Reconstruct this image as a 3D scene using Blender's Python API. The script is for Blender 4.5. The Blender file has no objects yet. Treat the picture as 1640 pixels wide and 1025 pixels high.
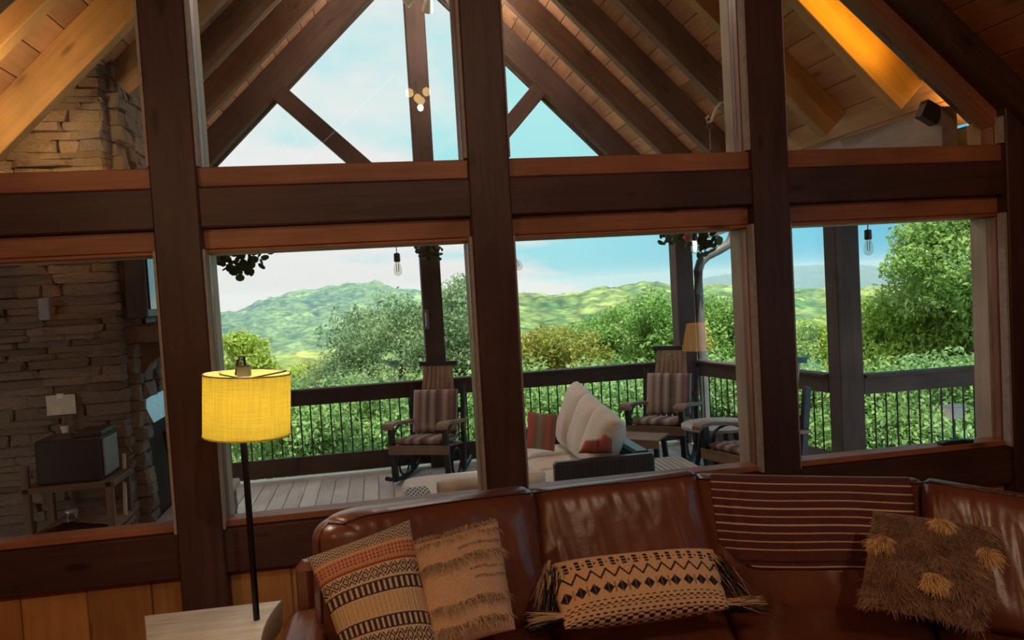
import bpy, bmesh, math, random
import numpy as np
from mathutils import Vector, Matrix
random.seed(7); rng = np.random.default_rng(7)
C = bpy.context.scene.collection
PI = math.pi; R_ = math.radians
# ------------------------------------------------------------------ camera
F = 1240.0
yaw, pit, rol = R_(9.8), R_(-2.5), R_(3.29)
f = Vector((math.sin(yaw)*math.cos(pit), math.cos(yaw)*math.cos(pit), math.sin(pit)))
r0 = Vector((math.cos(yaw), -math.sin(yaw), 0)); u0 = r0.cross(f)
xc = r0*math.cos(rol) - u0*math.sin(rol); yc = r0*math.sin(rol) + u0*math.cos(rol)
EYE = Vector((0, 0, 1.75))
cam = bpy.data.cameras.new('camera'); co = bpy.data.objects.new('camera', cam); C.objects.link(co)
co.matrix_world = Matrix(((xc.x, yc.x, -f.x, EYE.x), (xc.y, yc.y, -f.y, EYE.y), (xc.z, yc.z, -f.z, EYE.z), (0, 0, 0, 1)))
cam.sensor_width = 36; cam.lens = F/1640*36; cam.clip_end = 20000; cam.clip_start = 0.05
bpy.context.scene.camera = co
# ------------------------------------------------------------------ view, world, sun, lamps
SC = bpy.context.scene
SC.view_settings.view_transform = 'Standard'; SC.view_settings.look = 'None'
SC.view_settings.exposure = 0.08; SC.view_settings.gamma = 1.0; SC.view_settings.use_curve_mapping = False
SC.cycles.max_bounces = 7; SC.cycles.transparent_max_bounces = 24; SC.cycles.diffuse_bounces = 4
SC.cycles.glossy_bounces = 3; SC.cycles.sample_clamp_indirect = 4.0; SC.cycles.caustics_reflective = False
SC.cycles.caustics_refractive = False; SC.cycles.volume_bounces = 0

W = bpy.data.worlds.new('sky'); SC.world = W; W.use_nodes = True
nt = W.node_tree; nt.nodes.clear()
def N(t, ty, **k):
    n = t.nodes.new(ty)
    for a, b in k.items():
        if a == 'inp':
            for i, v in b.items(): n.inputs[i].default_value = v
        else: setattr(n, a, b)
    return n
L = nt.links.new
tc = N(nt, 'ShaderNodeTexCoord'); sep = N(nt, 'ShaderNodeSeparateXYZ'); L(tc.outputs['Generated'], sep.inputs[0])
# cloud layer: flatten direction onto a dome plane
zz = N(nt, 'ShaderNodeMath', operation='ADD', inp={1: 0.22}); L(sep.outputs[2], zz.inputs[0])
zm = N(nt, 'ShaderNodeMath', operation='MAXIMUM', inp={1: 0.05}); L(zz.outputs[0], zm.inputs[0])
dv = N(nt, 'ShaderNodeVectorMath', operation='DIVIDE'); L(tc.outputs['Generated'], dv.inputs[0])
cmb = N(nt, 'ShaderNodeCombineXYZ', inp={2: 0.6}); L(zm.outputs[0], cmb.inputs[0]); L(zm.outputs[0], cmb.inputs[1]); L(cmb.outputs[0], dv.inputs[1])
nz = N(nt, 'ShaderNodeTexNoise', inp={'Scale': 0.85, 'Detail': 7.0, 'Roughness': 0.52, 'Distortion': 0.15})
mp = N(nt, 'ShaderNodeMapping'); mp.inputs['Location'].default_value = (8.4, 4.6, 0.3)
L(dv.outputs[0], mp.inputs[0]); L(mp.outputs[0], nz.inputs['Vector'])
# more cloud towards the west (-X), clearer towards the east: a weather front over the whole dome
bx = N(nt, 'ShaderNodeMath', operation='MULTIPLY_ADD', inp={1: -0.60, 2: 0.19}); L(sep.outputs[0], bx.inputs[0])
ad = N(nt, 'ShaderNodeMath', operation='ADD'); L(nz.outputs[0], ad.inputs[0]); L(bx.outputs[0], ad.inputs[1])
cr = N(nt, 'ShaderNodeValToRGB'); cr.color_ramp.elements[0].position = 0.50; cr.color_ramp.elements[1].position = 0.61
L(ad.outputs[0], cr.inputs[0])
gr = N(nt, 'ShaderNodeValToRGB')
e = gr.color_ramp.elements; e[0].position = 0.0; e[0].color = (0.30, 0.70, 0.80, 1); e[1].position = 0.75; e[1].color = (0.20, 0.50, 0.75, 1)
x_ = gr.color_ramp.elements.new(0.22); x_.color = (0.40, 0.78, 0.78, 1)
L(sep.outputs[2], gr.inputs[0])
# deeper blue away from the cloud bank
gx = N(nt, 'ShaderNodeMapRange', inp={1: 0.25, 2: 0.62, 3: 0.0, 4: 0.8}); L(sep.outputs[0], gx.inputs[0])
mb = N(nt, 'ShaderNodeMix', data_type='RGBA'); L(gx.outputs[0], mb.inputs['Factor']); L(gr.outputs[0], mb.inputs[6]); mb.inputs[7].default_value = (0.05, 0.42, 0.66, 1)
mx = N(nt, 'ShaderNodeMix', data_type='RGBA'); L(cr.outputs[0], mx.inputs['Factor']); L(mb.outputs[2], mx.inputs[6]); mx.inputs[7].default_value = (0.80, 0.80, 0.79, 1)
bg = N(nt, 'ShaderNodeBackground', inp={1: 1.1}); L(mx.outputs[2], bg.inputs[0])
wo = N(nt, 'ShaderNodeOutputWorld'); L(bg.outputs[0], wo.inputs[0])

def light(name, ty, loc, energy, color, size=0.1, target=None, **k):
    l = bpy.data.lights.new(name, ty); l.energy = energy; l.color = color
    if ty == 'AREA': l.size = size; l.shape = 'SQUARE'
    elif ty in ('POINT', 'SPOT'): l.shadow_soft_size = size
    for a, b in k.items(): setattr(l, a, b)
    o = bpy.data.objects.new(name, l); C.objects.link(o); o.location = loc
    if target is not None: o.rotation_euler = (Vector(target)-Vector(loc)).to_track_quat('-Z', 'Y').to_euler()
    return o
sun = light('sun', 'SUN', (0, 0, 30), 5.6, (1.0, 0.94, 0.80), target=(-1.2, 4.5, 30-8.8)); sun.data.angle = R_(1.0)
light('room_pendant_light', 'POINT', (0.62, -1.4, 3.80), 85, (1.0, 0.74, 0.48), 0.03)
light('room_loft_light', 'POINT', (-1.7, 0.4, 2.5), 26, (1.0, 0.66, 0.34), 0.05)
ls = light('porch_flood_light_right', 'AREA', (2.45, 3.895, 3.36), 3.4, (1.0, 0.50, 0.03), target=(2.45, 6, 3.34)); ls.data.shape = 'RECTANGLE'; ls.data.size = 1.3; ls.data.size_y = 0.03
ls.rotation_euler = (Matrix.Rotation(R_(44), 4, 'Y') @ Matrix.Rotation(R_(90), 4, 'X')).to_euler()
light('porch_flood_light_right', 'POINT', (3.28, 3.95, 2.62), 1.4, (1.0, 0.55, 0.10), 0.03)
light('porch_flood_light_left', 'SPOT', (-1.85, 3.93, 2.64), 34, (1.0, 0.66, 0.26), 0.04, target=(-1.75, 4.75, 3.55), spot_size=R_(125), spot_blend=0.5)
light('porch_flood_light_left', 'POINT', (-2.02, 4.96, 2.90), 5, (1.0, 0.66, 0.30), 0.03)  # extra lamp added behind the second rafter to warm the upper chimney
light('porch_fill_light', 'POINT', (0.86, 7.05, 4.60), 75, (1.0, 0.78, 0.62), 0.10)  # fill added near the pendant to brighten the roof boards and deck

# ------------------------------------------------------------------ sight lines (a pixel and a distance give a surveyed point)
def ray(px, py): return f + xc*((px-820)/F) - yc*((py-512.5)/F)
def oY(px, py, Y): d = ray(px, py); return EYE + d*(Y/d.y)
def oZ(px, py, Z): d = ray(px, py); return EYE + d*((Z-EYE.z)/d.z)

# ------------------------------------------------------------------ materials
def mat(name):
    m = bpy.data.materials.new(name); m.use_nodes = True
    b = m.node_tree.nodes['Principled BSDF']; return m, m.node_tree, b
def flat(name, col, rough=0.6, metal=0.0, bump=0.0, bscale=60, spec=0.5):
    m, t, b = mat(name); b.inputs['Base Color'].default_value = (*col, 1); b.inputs['Roughness'].default_value = rough
    b.inputs['Metallic'].default_value = metal; b.inputs['Specular IOR Level'].default_value = spec
    tcn = N(t, 'ShaderNodeTexCoord'); n = N(t, 'ShaderNodeTexNoise', inp={'Scale': bscale, 'Detail': 4.0}); t.links.new(tcn.outputs['Object'], n.inputs['Vector'])
    h = N(t, 'ShaderNodeHueSaturation', inp={'Color': (*col, 1)}); mr = N(t, 'ShaderNodeMapRange', inp={1: 0.3, 2: 0.7, 3: 0.85, 4: 1.15})
    t.links.new(n.outputs[0], mr.inputs[0]); t.links.new(mr.outputs[0], h.inputs['Value']); t.links.new(h.outputs[0], b.inputs['Base Color'])
    if bump:
        bn = N(t, 'ShaderNodeBump', inp={'Strength': bump, 'Distance': 0.01}); t.links.new(n.outputs[0], bn.inputs['Height']); t.links.new(bn.outputs[0], b.inputs['Normal'])
    return m
def wood(name, c1, c2, rough=0.5, grain=1.0, knots=0.6, vary=0.25, spec=0.4, knotcol=None):
    m, t, b = mat(name); l = t.links.new
    tcn = N(t, 'ShaderNodeTexCoord'); oi = N(t, 'ShaderNodeObjectInfo')
    off = N(t, 'ShaderNodeVectorMath', operation='SCALE', inp={0: (13.0, 7.0, 5.0)}); l(oi.outputs['Random'], off.inputs['Scale'])
    ad_ = N(t, 'ShaderNodeVectorMath', operation='ADD'); l(tcn.outputs['Object'], ad_.inputs[0]); l(off.outputs[0], ad_.inputs[1])
    mp_ = N(t, 'ShaderNodeMapping'); mp_.inputs['Scale'].default_value = (1.2*grain, 16*grain, 16*grain); l(ad_.outputs[0], mp_.inputs[0])
    n1 = N(t, 'ShaderNodeTexNoise', inp={'Scale': 1.6, 'Detail': 6.0, 'Roughness': 0.6, 'Distortion': 0.8}); l(mp_.outputs[0], n1.inputs['Vector'])
    mp2 = N(t, 'ShaderNodeMapping'); mp2.inputs['Scale'].default_value = (2.2, 7, 7); l(ad_.outputs[0], mp2.inputs[0])
    vo = N(t, 'ShaderNodeTexVoronoi', inp={'Scale': 1.0, 'Randomness': 1.0}); l(mp2.outputs[0], vo.inputs['Vector'])
    kr = N(t, 'ShaderNodeMapRange', inp={1: 0.07, 2: 0.17, 3: knots, 4: 0.0}); l(vo.outputs['Distance'], kr.inputs[0])
    n2 = N(t, 'ShaderNodeTexNoise', inp={'Scale': 2.3, 'Detail': 2.0}); l(ad_.outputs[0], n2.inputs['Vector'])
    r1 = N(t, 'ShaderNodeMapRange', inp={1: 0.3, 2: 0.7, 3: 0.0, 4: 1.0}); l(n1.outputs[0], r1.inputs[0])
    mx_ = N(t, 'ShaderNodeMix', data_type='RGBA'); l(r1.outputs[0], mx_.inputs['Factor']); mx_.inputs[6].default_value = (*c1, 1); mx_.inputs[7].default_value = (*c2, 1)
    kc = knotcol or tuple(v*0.25 for v in c1)
    mk = N(t, 'ShaderNodeMix', data_type='RGBA'); l(kr.outputs[0], mk.inputs['Factor']); l(mx_.outputs[2], mk.inputs[6]); mk.inputs[7].default_value = (*kc, 1)
    hs = N(t, 'ShaderNodeHueSaturation'); l(mk.outputs[2], hs.inputs['Color'])
    vr = N(t, 'ShaderNodeMapRange', inp={1: 0.0, 2: 1.0, 3: 1-vary, 4: 1+vary}); l(oi.outputs['Random'], vr.inputs[0])
    v2 = N(t, 'ShaderNodeMapRange', inp={1: 0.3, 2: 0.7, 3: 0.75, 4: 1.2}); l(n2.outputs[0], v2.inputs[0])
    mu = N(t, 'ShaderNodeMath', operation='MULTIPLY'); l(vr.outputs[0], mu.inputs[0]); l(v2.outputs[0], mu.inputs[1]); l(mu.outputs[0], hs.inputs['Value'])
    l(hs.outputs[0], b.inputs['Base Color']); b.inputs['Roughness'].default_value = rough; b.inputs['Specular IOR Level'].default_value = spec
    bn = N(t, 'ShaderNodeBump', inp={'Strength': 0.25, 'Distance': 0.004}); l(n1.outputs[0], bn.inputs['Height']); l(bn.outputs[0], b.inputs['Normal'])
    return m
def vcol(name, rough=0.9, bump=0.15, bscale=250, sheen=0.0, transl=0.0, spec=0.2, noisev=0.15):
    m, t, b = mat(name); l = t.links.new
    a = N(t, 'ShaderNodeAttribute', attribute_name='Col'); tcn = N(t, 'ShaderNodeTexCoord')
    n = N(t, 'ShaderNodeTexNoise', inp={'Scale': bscale, 'Detail': 2.0}); l(tcn.outputs['Object'], n.inputs['Vector'])
    hs = N(t, 'ShaderNodeHueSaturation'); mr = N(t, 'ShaderNodeMapRange', inp={1: 0.3, 2: 0.7, 3: 1-noisev, 4: 1+noisev})
    l(n.outputs[0], mr.inputs[0]); l(mr.outputs[0], hs.inputs['Value']); l(a.outputs['Color'], hs.inputs['Color']); l(hs.outputs[0], b.inputs['Base Color'])
    b.inputs['Roughness'].default_value = rough; b.inputs['Specular IOR Level'].default_value = spec
    if bump:
        bn = N(t, 'ShaderNodeBump', inp={'Strength': bump, 'Distance': 0.003}); l(n.outputs[0], bn.inputs['Height']); l(bn.outputs[0], b.inputs['Normal'])
    if transl:
        o = t.nodes['Material Output']; tr = N(t, 'ShaderNodeBsdfTranslucent'); l(hs.outputs[0], tr.inputs[0])
        ms = N(t, 'ShaderNodeMixShader', inp={0: transl}); l(b.outputs[0], ms.inputs[1]); l(tr.outputs[0], ms.inputs[2]); l(ms.outputs[0], o.inputs[0])
    return m
def emis(name, col, s):
    m, t, b = mat(name); b.inputs['Base Color'].default_value = (*col, 1); b.inputs['Emission Color'].default_value = (*col, 1); b.inputs['Emission Strength'].default_value = s; return m

M = {}
M['stain'] = wood('dark_stained_timber', (0.060, 0.030, 0.028), (0.10, 0.048, 0.040), 0.45, 1.0, 0.75, 0.12)
M['trim'] = wood('red_stained_pine', (0.31, 0.125, 0.065), (0.44, 0.19, 0.10), 0.45, 1.0, 0.8, 0.12)
M['pine'] = wood('honey_pine', (0.42, 0.20, 0.07), (0.56, 0.29, 0.11), 0.5, 1.0, 0.85, 0.15, knotcol=(0.10, 0.03, 0.01))
M['porchpine'] = wood('porch_ceiling_pine', (0.56, 0.30, 0.17), (0.70, 0.40, 0.23), 0.55, 1.0, 0.6, 0.14)
M['rafterpine'] = wood('porch_rafter_pine', (0.40, 0.22, 0.10), (0.52, 0.30, 0.14), 0.6, 1.0, 0.7, 0.10)
M['raftershade'] = wood('shaded_rafter_pine', (0.17, 0.115, 0.09), (0.25, 0.175, 0.135), 0.7, 1.0, 0.6, 0.08)  # shade put into the colour: darker copy of rafter pine for unlit deeper rafters
M['porchdark'] = wood('porch_dark_timber', (0.058, 0.040, 0.037), (0.090, 0.062, 0.055), 0.75, 1.0, 0.4, 0.08)
M['ceil'] = wood('room_ceiling_pine', (0.30, 0.11, 0.035), (0.42, 0.17, 0.05), 0.5, 1.0, 0.5, 0.12)
M['greywood'] = wood('grey_weathered_board', (0.26, 0.21, 0.20), (0.34, 0.28, 0.27), 0.6, 1.0, 0.3, 0.05)
M['seal'] = flat('grey_seal_strip', (0.42, 0.38, 0.36), 0.8, bscale=30)
M['deck'] = wood('deck_board', (0.60, 0.53, 0.47), (0.72, 0.65, 0.58), 0.5, 1.0, 0.1, 0.07)
M['extjamb'] = wood('weathered_outer_frame', (0.50, 0.44, 0.38), (0.62, 0.56, 0.50), 0.6, 1.0, 0.5, 0.05)
M['tan'] = wood('tan_outdoor_slat', (0.30, 0.19, 0.13), (0.38, 0.25, 0.17), 0.55, 1.0, 0.0, 0.08)
M['paleslat'] = wood('pale_weathered_slat', (0.50, 0.44, 0.38), (0.60, 0.54, 0.47), 0.5, 1.0, 0.0, 0.06)
M['palewood'] = wood('whitewashed_wood', (0.66, 0.55, 0.42), (0.95, 0.88, 0.76), 0.4, 2.6, 0.1, 0.0)
M['oldwood'] = wood('rough_brown_wood', (0.12, 0.08, 0.055), (0.19, 0.13, 0.09), 0.8, 1.0, 0.3, 0.1)
M['black'] = flat('black_outdoor_plastic', (0.022, 0.027, 0.036), 0.45, bscale=20)
M['blackbox'] = flat('black_enamel', (0.012, 0.013, 0.018), 0.4, bscale=20)
M['iron'] = flat('dark_iron', (0.02, 0.018, 0.018), 0.5, bscale=20)
M['lampblack'] = flat('black_lamp_metal', (0.006, 0.006, 0.010), 0.35, bscale=20)
M['steel'] = flat('brushed_steel', (0.45, 0.50, 0.54), 0.35, 0.7, bscale=30)
M['grey'] = flat('grey_metal', (0.24, 0.24, 0.25), 0.5, 0.3, bscale=30)
M['gutter'] = flat('grey_painted_gutter', (0.16, 0.145, 0.14), 0.5, bscale=8)
M['white'] = flat('white_plastic', (0.75, 0.76, 0.76), 0.5, bscale=30)
M['cream'] = flat('cream_outdoor_fabric', (0.90, 0.85, 0.77), 0.95, bump=0.25, bscale=180, spec=0.1)
M['paper'] = flat('paper', (0.62, 0.58, 0.50), 0.9, bscale=20)
M['brownpaper'] = flat('brown_paper', (0.20, 0.12, 0.075), 0.9, bscale=10)
M['mantel'] = wood('mantel_timber', (0.13, 0.075, 0.05), (0.2, 0.12, 0.08), 0.6, 1.0, 0.5, 0.1)
M['screenglass'] = flat('dark_glossy_screen', (0.01, 0.012, 0.015), 0.03, bscale=5, spec=0.9)
M['firebox'] = flat('sooty_firebox', (0.012, 0.012, 0.014), 0.8, bscale=10)
M['concrete'] = flat('pale_hearth_slab', (0.48, 0.45, 0.41), 0.85, bump=0.3, bscale=40)
M['mortar'] = flat('dark_mortar', (0.055, 0.045, 0.04), 0.95, bump=0.3, bscale=40)
M['roofing'] = flat('dark_shingle', (0.06, 0.055, 0.05), 0.9, bump=0.4, bscale=30)
M['wallpine'] = wood('wall_pine', (0.34, 0.15, 0.05), (0.45, 0.21, 0.07), 0.5, 1.0, 0.5, 0.1)
M['floorwood'] = wood('floor_oak', (0.20, 0.09, 0.04), (0.28, 0.13, 0.06), 0.35, 1.0, 0.2, 0.1)
M['fabric'] = vcol('woven_fabric')
M['shag'] = vcol('shag_yarn', 0.95, 0, noisev=0.1)
M['leaf'] = vcol('leaf', 0.55, 0, 3, transl=0.45, spec=0.25, noisev=0.25)
M['land'] = vcol('forest_canopy_slope', 0.95, 0.0, spec=0.0, noisev=0.1)
M['bark'] = flat('bark', (0.13, 0.10, 0.075), 0.9, bump=0.6, bscale=25)
M['bulbglow'] = emis('glowing_filament', (1.0, 0.62, 0.25), 30)
M['filament'] = flat('dim_filament', (0.5, 0.35, 0.2), 0.5)
M['pendantglow'] = emis('pendant_globe_glow', (1.0, 0.66, 0.22), 9)
M['amberglow'] = emis('amber_shade_glow', (1.0, 0.42, 0.06), 2.2)
t = M['land'].node_tree; hs_n = [n for n in t.nodes if n.bl_idname == 'ShaderNodeHueSaturation'][0]; tc_n = N(t, 'ShaderNodeTexCoord')
vo = N(t, 'ShaderNodeTexVoronoi', inp={'Scale': 0.085}); t.links.new(tc_n.outputs['Object'], vo.inputs['Vector']); nn_ = N(t, 'ShaderNodeTexNoise', inp={'Scale': 0.03, 'Detail': 5.0}); t.links.new(tc_n.outputs['Object'], nn_.inputs['Vector'])
m1 = N(t, 'ShaderNodeMapRange', inp={1: 0.1, 2: 0.9, 3: 1.45, 4: 0.45}); t.links.new(vo.outputs['Distance'], m1.inputs[0]); m2 = N(t, 'ShaderNodeMapRange', inp={1: 0.3, 2: 0.7, 3: 0.6, 4: 1.4}); t.links.new(nn_.outputs[0], m2.inputs[0])
mm = N(t, 'ShaderNodeMath', operation='MULTIPLY'); t.links.new(m1.outputs[0], mm.inputs[0]); t.links.new(m2.outputs[0], mm.inputs[1]); t.links.new(mm.outputs[0], hs_n.inputs['Value'])
# stone: colour differs from stone to stone
m, t, b = mat('ledge_stone'); l = t.links.new
oi = N(t, 'ShaderNodeObjectInfo'); rp = N(t, 'ShaderNodeValToRGB')
for p_, c_ in ((0.0, (0.15, 0.115, 0.09)), (1.0, (0.20, 0.175, 0.155)), (0.3, (0.23, 0.18, 0.13)), (0.5, (0.15, 0.135, 0.125)), (0.75, (0.27, 0.205, 0.15))):
    if p_ in (0.0, 1.0): rp.color_ramp.elements[int(p_)].color = (*c_, 1)
    else: rp.color_ramp.elements.new(p_).color = (*c_, 1)
l(oi.outputs['Random'], rp.inputs[0]); tcn = N(t, 'ShaderNodeTexCoord'); n = N(t, 'ShaderNodeTexNoise', inp={'Scale': 9.0, 'Detail': 8.0, 'Roughness': 0.65}); l(tcn.outputs['Object'], n.inputs['Vector'])
hs = N(t, 'ShaderNodeHueSaturation'); mr = N(t, 'ShaderNodeMapRange', inp={1: 0.25, 2: 0.75, 3: 0.55, 4: 1.4}); l(n.outputs[0], mr.inputs[0]); l(mr.outputs[0], hs.inputs['Value']); l(rp.outputs[0], hs.inputs['Color'])
l(hs.outputs[0], b.inputs['Base Color']); b.inputs['Roughness'].default_value = 0.9
bn = N(t, 'ShaderNodeBump', inp={'Strength': 0.7, 'Distance': 0.02}); l(n.outputs[0], bn.inputs['Height']); l(bn.outputs[0], b.inputs['Normal']); M['stone'] = m
# leather
m, t, b = mat('brown_leather'); l = t.links.new
tcn = N(t, 'ShaderNodeTexCoord'); n = N(t, 'ShaderNodeTexNoise', inp={'Scale': 3.5, 'Detail': 5.0, 'Roughness': 0.6}); l(tcn.outputs['Object'], n.inputs['Vector'])
rp = N(t, 'ShaderNodeValToRGB'); rp.color_ramp.elements[0].position = 0.3; rp.color_ramp.elements[0].color = (0.15, 0.048, 0.026, 1); rp.color_ramp.elements[1].position = 0.75; rp.color_ramp.elements[1].color = (0.25, 0.088, 0.045, 1)
l(n.outputs[0], rp.inputs[0]); l(rp.outputs[0], b.inputs['Base Color']); b.inputs['Roughness'].default_value = 0.32; b.inputs['Specular IOR Level'].default_value = 0.7
vo = N(t, 'ShaderNodeTexVoronoi', inp={'Scale': 260.0}); l(tcn.outputs['Object'], vo.inputs['Vector']); n3 = N(t, 'ShaderNodeTexNoise', inp={'Scale': 14.0, 'Detail': 6.0}); l(tcn.outputs['Object'], n3.inputs['Vector'])
b1 = N(t, 'ShaderNodeBump', inp={'Strength': 0.12, 'Distance': 0.001}); l(vo.outputs[0], b1.inputs['Height']); b2 = N(t, 'ShaderNodeBump', inp={'Strength': 0.35, 'Distance': 0.006}); l(n3.outputs[0], b2.inputs['Height']); l(b1.outputs[0], b2.inputs['Normal']); l(b2.outputs[0], b.inputs['Normal']); M['leather'] = m
M['piping'] = flat('dark_leather_piping', (0.05, 0.014, 0.008), 0.4, bscale=10)
# wicker: woven relief
m, t, b = mat('dark_resin_wicker'); l = t.links.new
tcn = N(t, 'ShaderNodeTexCoord'); w1 = N(t, 'ShaderNodeTexBrick', inp={'Color1': (0.05, 0.05, 0.056, 1), 'Color2': (0.035, 0.034, 0.038, 1), 'Mortar': (0.006, 0.006, 0.007, 1), 'Scale': 14.0, 'Mortar Size': 0.03})
l(tcn.outputs['Object'], w1.inputs['Vector']); l(w1.outputs[0], b.inputs['Base Color']); b.inputs['Roughness'].default_value = 0.38
bn = N(t, 'ShaderNodeBump', inp={'Strength': 0.8, 'Distance': 0.01}); l(w1.outputs[0], bn.inputs['Height']); l(bn.outputs[0], b.inputs['Normal']); M['wicker'] = m
m = bpy.data.materials.new('valley_haze'); m.use_nodes = True; t = m.node_tree; t.nodes.clear()
vs_ = N(t, 'ShaderNodeVolumeScatter', inp={'Color': (0.45, 0.78, 1.0, 1), 'Density': 2.6e-4, 'Anisotropy': 0.0}); o_ = N(t, 'ShaderNodeOutputMaterial'); t.links.new(vs_.outputs[0], o_.inputs['Volume']); M['haze'] = m
# glass pane: clear, reflecting more at a grazing view
def glassmat(name, tint=(0.97, 0.985, 0.98), base=0.035, rough=0.0):
    m = bpy.data.materials.new(name); m.use_nodes = True; t = m.node_tree; t.nodes.clear(); l = t.links.new
    lw = N(t, 'ShaderNodeLayerWeight', inp={0: 0.5}); pw = N(t, 'ShaderNodeMath', operation='POWER', inp={1: 5.0}); l(lw.outputs['Facing'], pw.inputs[0])
    ma = N(t, 'ShaderNodeMath', operation='MULTIPLY_ADD', inp={1: 0.95, 2: base}); l(pw.outputs[0], ma.inputs[0])
    tr = N(t, 'ShaderNodeBsdfTransparent', inp={0: (*tint, 1)}); gl = N(t, 'ShaderNodeBsdfGlossy', inp={'Roughness': rough})
    ms = N(t, 'ShaderNodeMixShader'); l(ma.outputs[0], ms.inputs[0]); l(tr.outputs[0], ms.inputs[1]); l(gl.outputs[0], ms.inputs[2])
    o = N(t, 'ShaderNodeOutputMaterial'); l(ms.outputs[0], o.inputs[0]); return m
M['glass'] = glassmat('window_glass'); M['bulbglass'] = glassmat('bulb_glass', (0.9, 0.88, 0.84), 0.08)
# lamp shade linen
m, t, b = mat('mustard_linen_shade'); l = t.links.new
tcn = N(t, 'ShaderNodeTexCoord'); col = (0.94, 0.83, 0.27)
ws = []
for sc_ in ((3, 3, 120), (60, 60, 3)):
    mp_ = N(t, 'ShaderNodeMapping'); mp_.inputs['Scale'].default_value = sc_; l(tcn.outputs['Object'], mp_.inputs[0])
    n = N(t, 'ShaderNodeTexNoise', inp={'Scale': 3.0, 'Detail': 3.0}); l(mp_.outputs[0], n.inputs['Vector']); ws.append(n)
am = N(t, 'ShaderNodeMath', operation='ADD'); l(ws[0].outputs[0], am.inputs[0]); l(ws[1].outputs[0], am.inputs[1])
mr = N(t, 'ShaderNodeMapRange', inp={1: 0.75, 2: 1.25, 3: 0.82, 4: 1.10}); l(am.outputs[0], mr.inputs[0])
hs = N(t, 'ShaderNodeHueSaturation', inp={'Color': (*col, 1)}); l(mr.outputs[0], hs.inputs['Value']); l(hs.outputs[0], b.inputs['Base Color']); b.inputs['Roughness'].default_value = 0.9
tr = N(t, 'ShaderNodeBsdfTranslucent'); l(hs.outputs[0], tr.inputs[0]); ms = N(t, 'ShaderNodeMixShader', inp={0: 0.55}); l(b.outputs[0], ms.inputs[1]); l(tr.outputs[0], ms.inputs[2]); l(ms.outputs[0], t.nodes['Material Output'].inputs[0]); M['shade'] = m

# ------------------------------------------------------------------ object helpers
def tag(o, label=None, cat=None, group=None, kind=None):
    if label: o['label'] = label
    if cat: o['category'] = cat
    if group: o['group'] = group
    if kind: o['kind'] = kind
    return o
def empty(name, loc=(0, 0, 0), rz=0.0, label=None, cat=None, group=None, kind=None):
    o = bpy.data.objects.new(name, None); C.objects.link(o); o.location = loc; o.rotation_euler = (0, 0, rz); o.empty_display_size = 0.1
    return tag(o, label, cat, group, kind)
def put(o, parent):
    if parent is not None:
        o.parent = parent
        if parent.type == 'EMPTY':
            pm = Matrix.Translation(parent.location) @ parent.rotation_euler.to_matrix().to_4x4()
        else: pm = parent['_m'] if False else mats.get(parent.name, Matrix())
        if parent.name in wmats: pm = wmats[parent.name]
        o.matrix_parent_inverse = pm.inverted()
    return o
mats = {}; wmats = {}
def link(name, me, material, parent=None, mw=None, smooth=False):
    o = bpy.data.objects.new(name, me); C.objects.link(o)
    if material is not None and not me.materials: me.materials.append(material)
    if smooth: me.polygons.foreach_set('use_smooth', [True]*len(me.polygons))
    mw = mw if mw is not None else Matrix()
    o.matrix_basis = mw; wmats[o.name] = mw.copy()
    if parent is not None: put(o, parent)
    return o
def mesh(name, v, fc):
    me = bpy.data.meshes.new(name); me.from_pydata([tuple(p) for p in v], [], fc); me.update(); return me
BOXF = [(0, 1, 3, 2), (4, 6, 7, 5), (0, 4, 5, 1), (2, 3, 7, 6), (0, 2, 6, 4), (1, 5, 7, 3)]
def chbox(sx, sy, sz, c):
    bm = bmesh.new(); bmesh.ops.create_cube(bm, size=1)
    for v in bm.verts: v.co.x *= sx; v.co.y *= sy; v.co.z *= sz
    if c > 0: bmesh.ops.bevel(bm, geom=bm.edges[:], offset=min(c, min(sx, sy, sz)*0.3), segments=1, affect='EDGES')
    me = bpy.data.meshes.new('box'); bm.to_mesh(me); bm.free(); return me
boxcache = {}
def box(name, x0, x1, y0, y1, z0, z1, m_, parent=None, ch=0.004):
    d = [x1-x0, y1-y0, z1-z0]; c = Vector(((x0+x1)/2, (y0+y1)/2, (z0+z1)/2)); k = d.index(max(d))
    if k == 0: rot = Matrix(); s = d
    elif k == 1: rot = Matrix.Rotation(PI/2, 4, 'Z'); s = [d[1], d[0], d[2]]
    else: rot = Matrix.Rotation(-PI/2, 4, 'Y'); s = [d[2], d[1], d[0]]
    key = (round(s[0], 3), round(s[1], 3), round(s[2], 3), m_.name, ch)
    if key not in boxcache:
        boxcache[key] = chbox(*s, ch); boxcache[key].materials.append(m_)
    return link(name, boxcache[key], m_, parent, Matrix.Translation(c) @ rot)
def plank(name, A, B, w, h, m_, parent=None, up=(0, 0, 1), ch=0.004):
    A = Vector(A); B = Vector(B); X = (B-A); ln = X.length; X.normalize(); Zv = Vector(up); Yv = Zv.cross(X).normalized(); Zv = X.cross(Yv).normalized()
    mw = Matrix(((X.x, Yv.x, Zv.x, (A.x+B.x)/2), (X.y, Yv.y, Zv.y, (A.y+B.y)/2), (X.z, Yv.z, Zv.z, (A.z+B.z)/2), (0, 0, 0, 1)))
    key = (round(ln, 3), round(w, 3), round(h, 3), m_.name, ch)
    if key not in boxcache: boxcache[key] = chbox(ln, w, h, ch); boxcache[key].materials.append(m_)
    return link(name, boxcache[key], m_, parent, mw)
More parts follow.
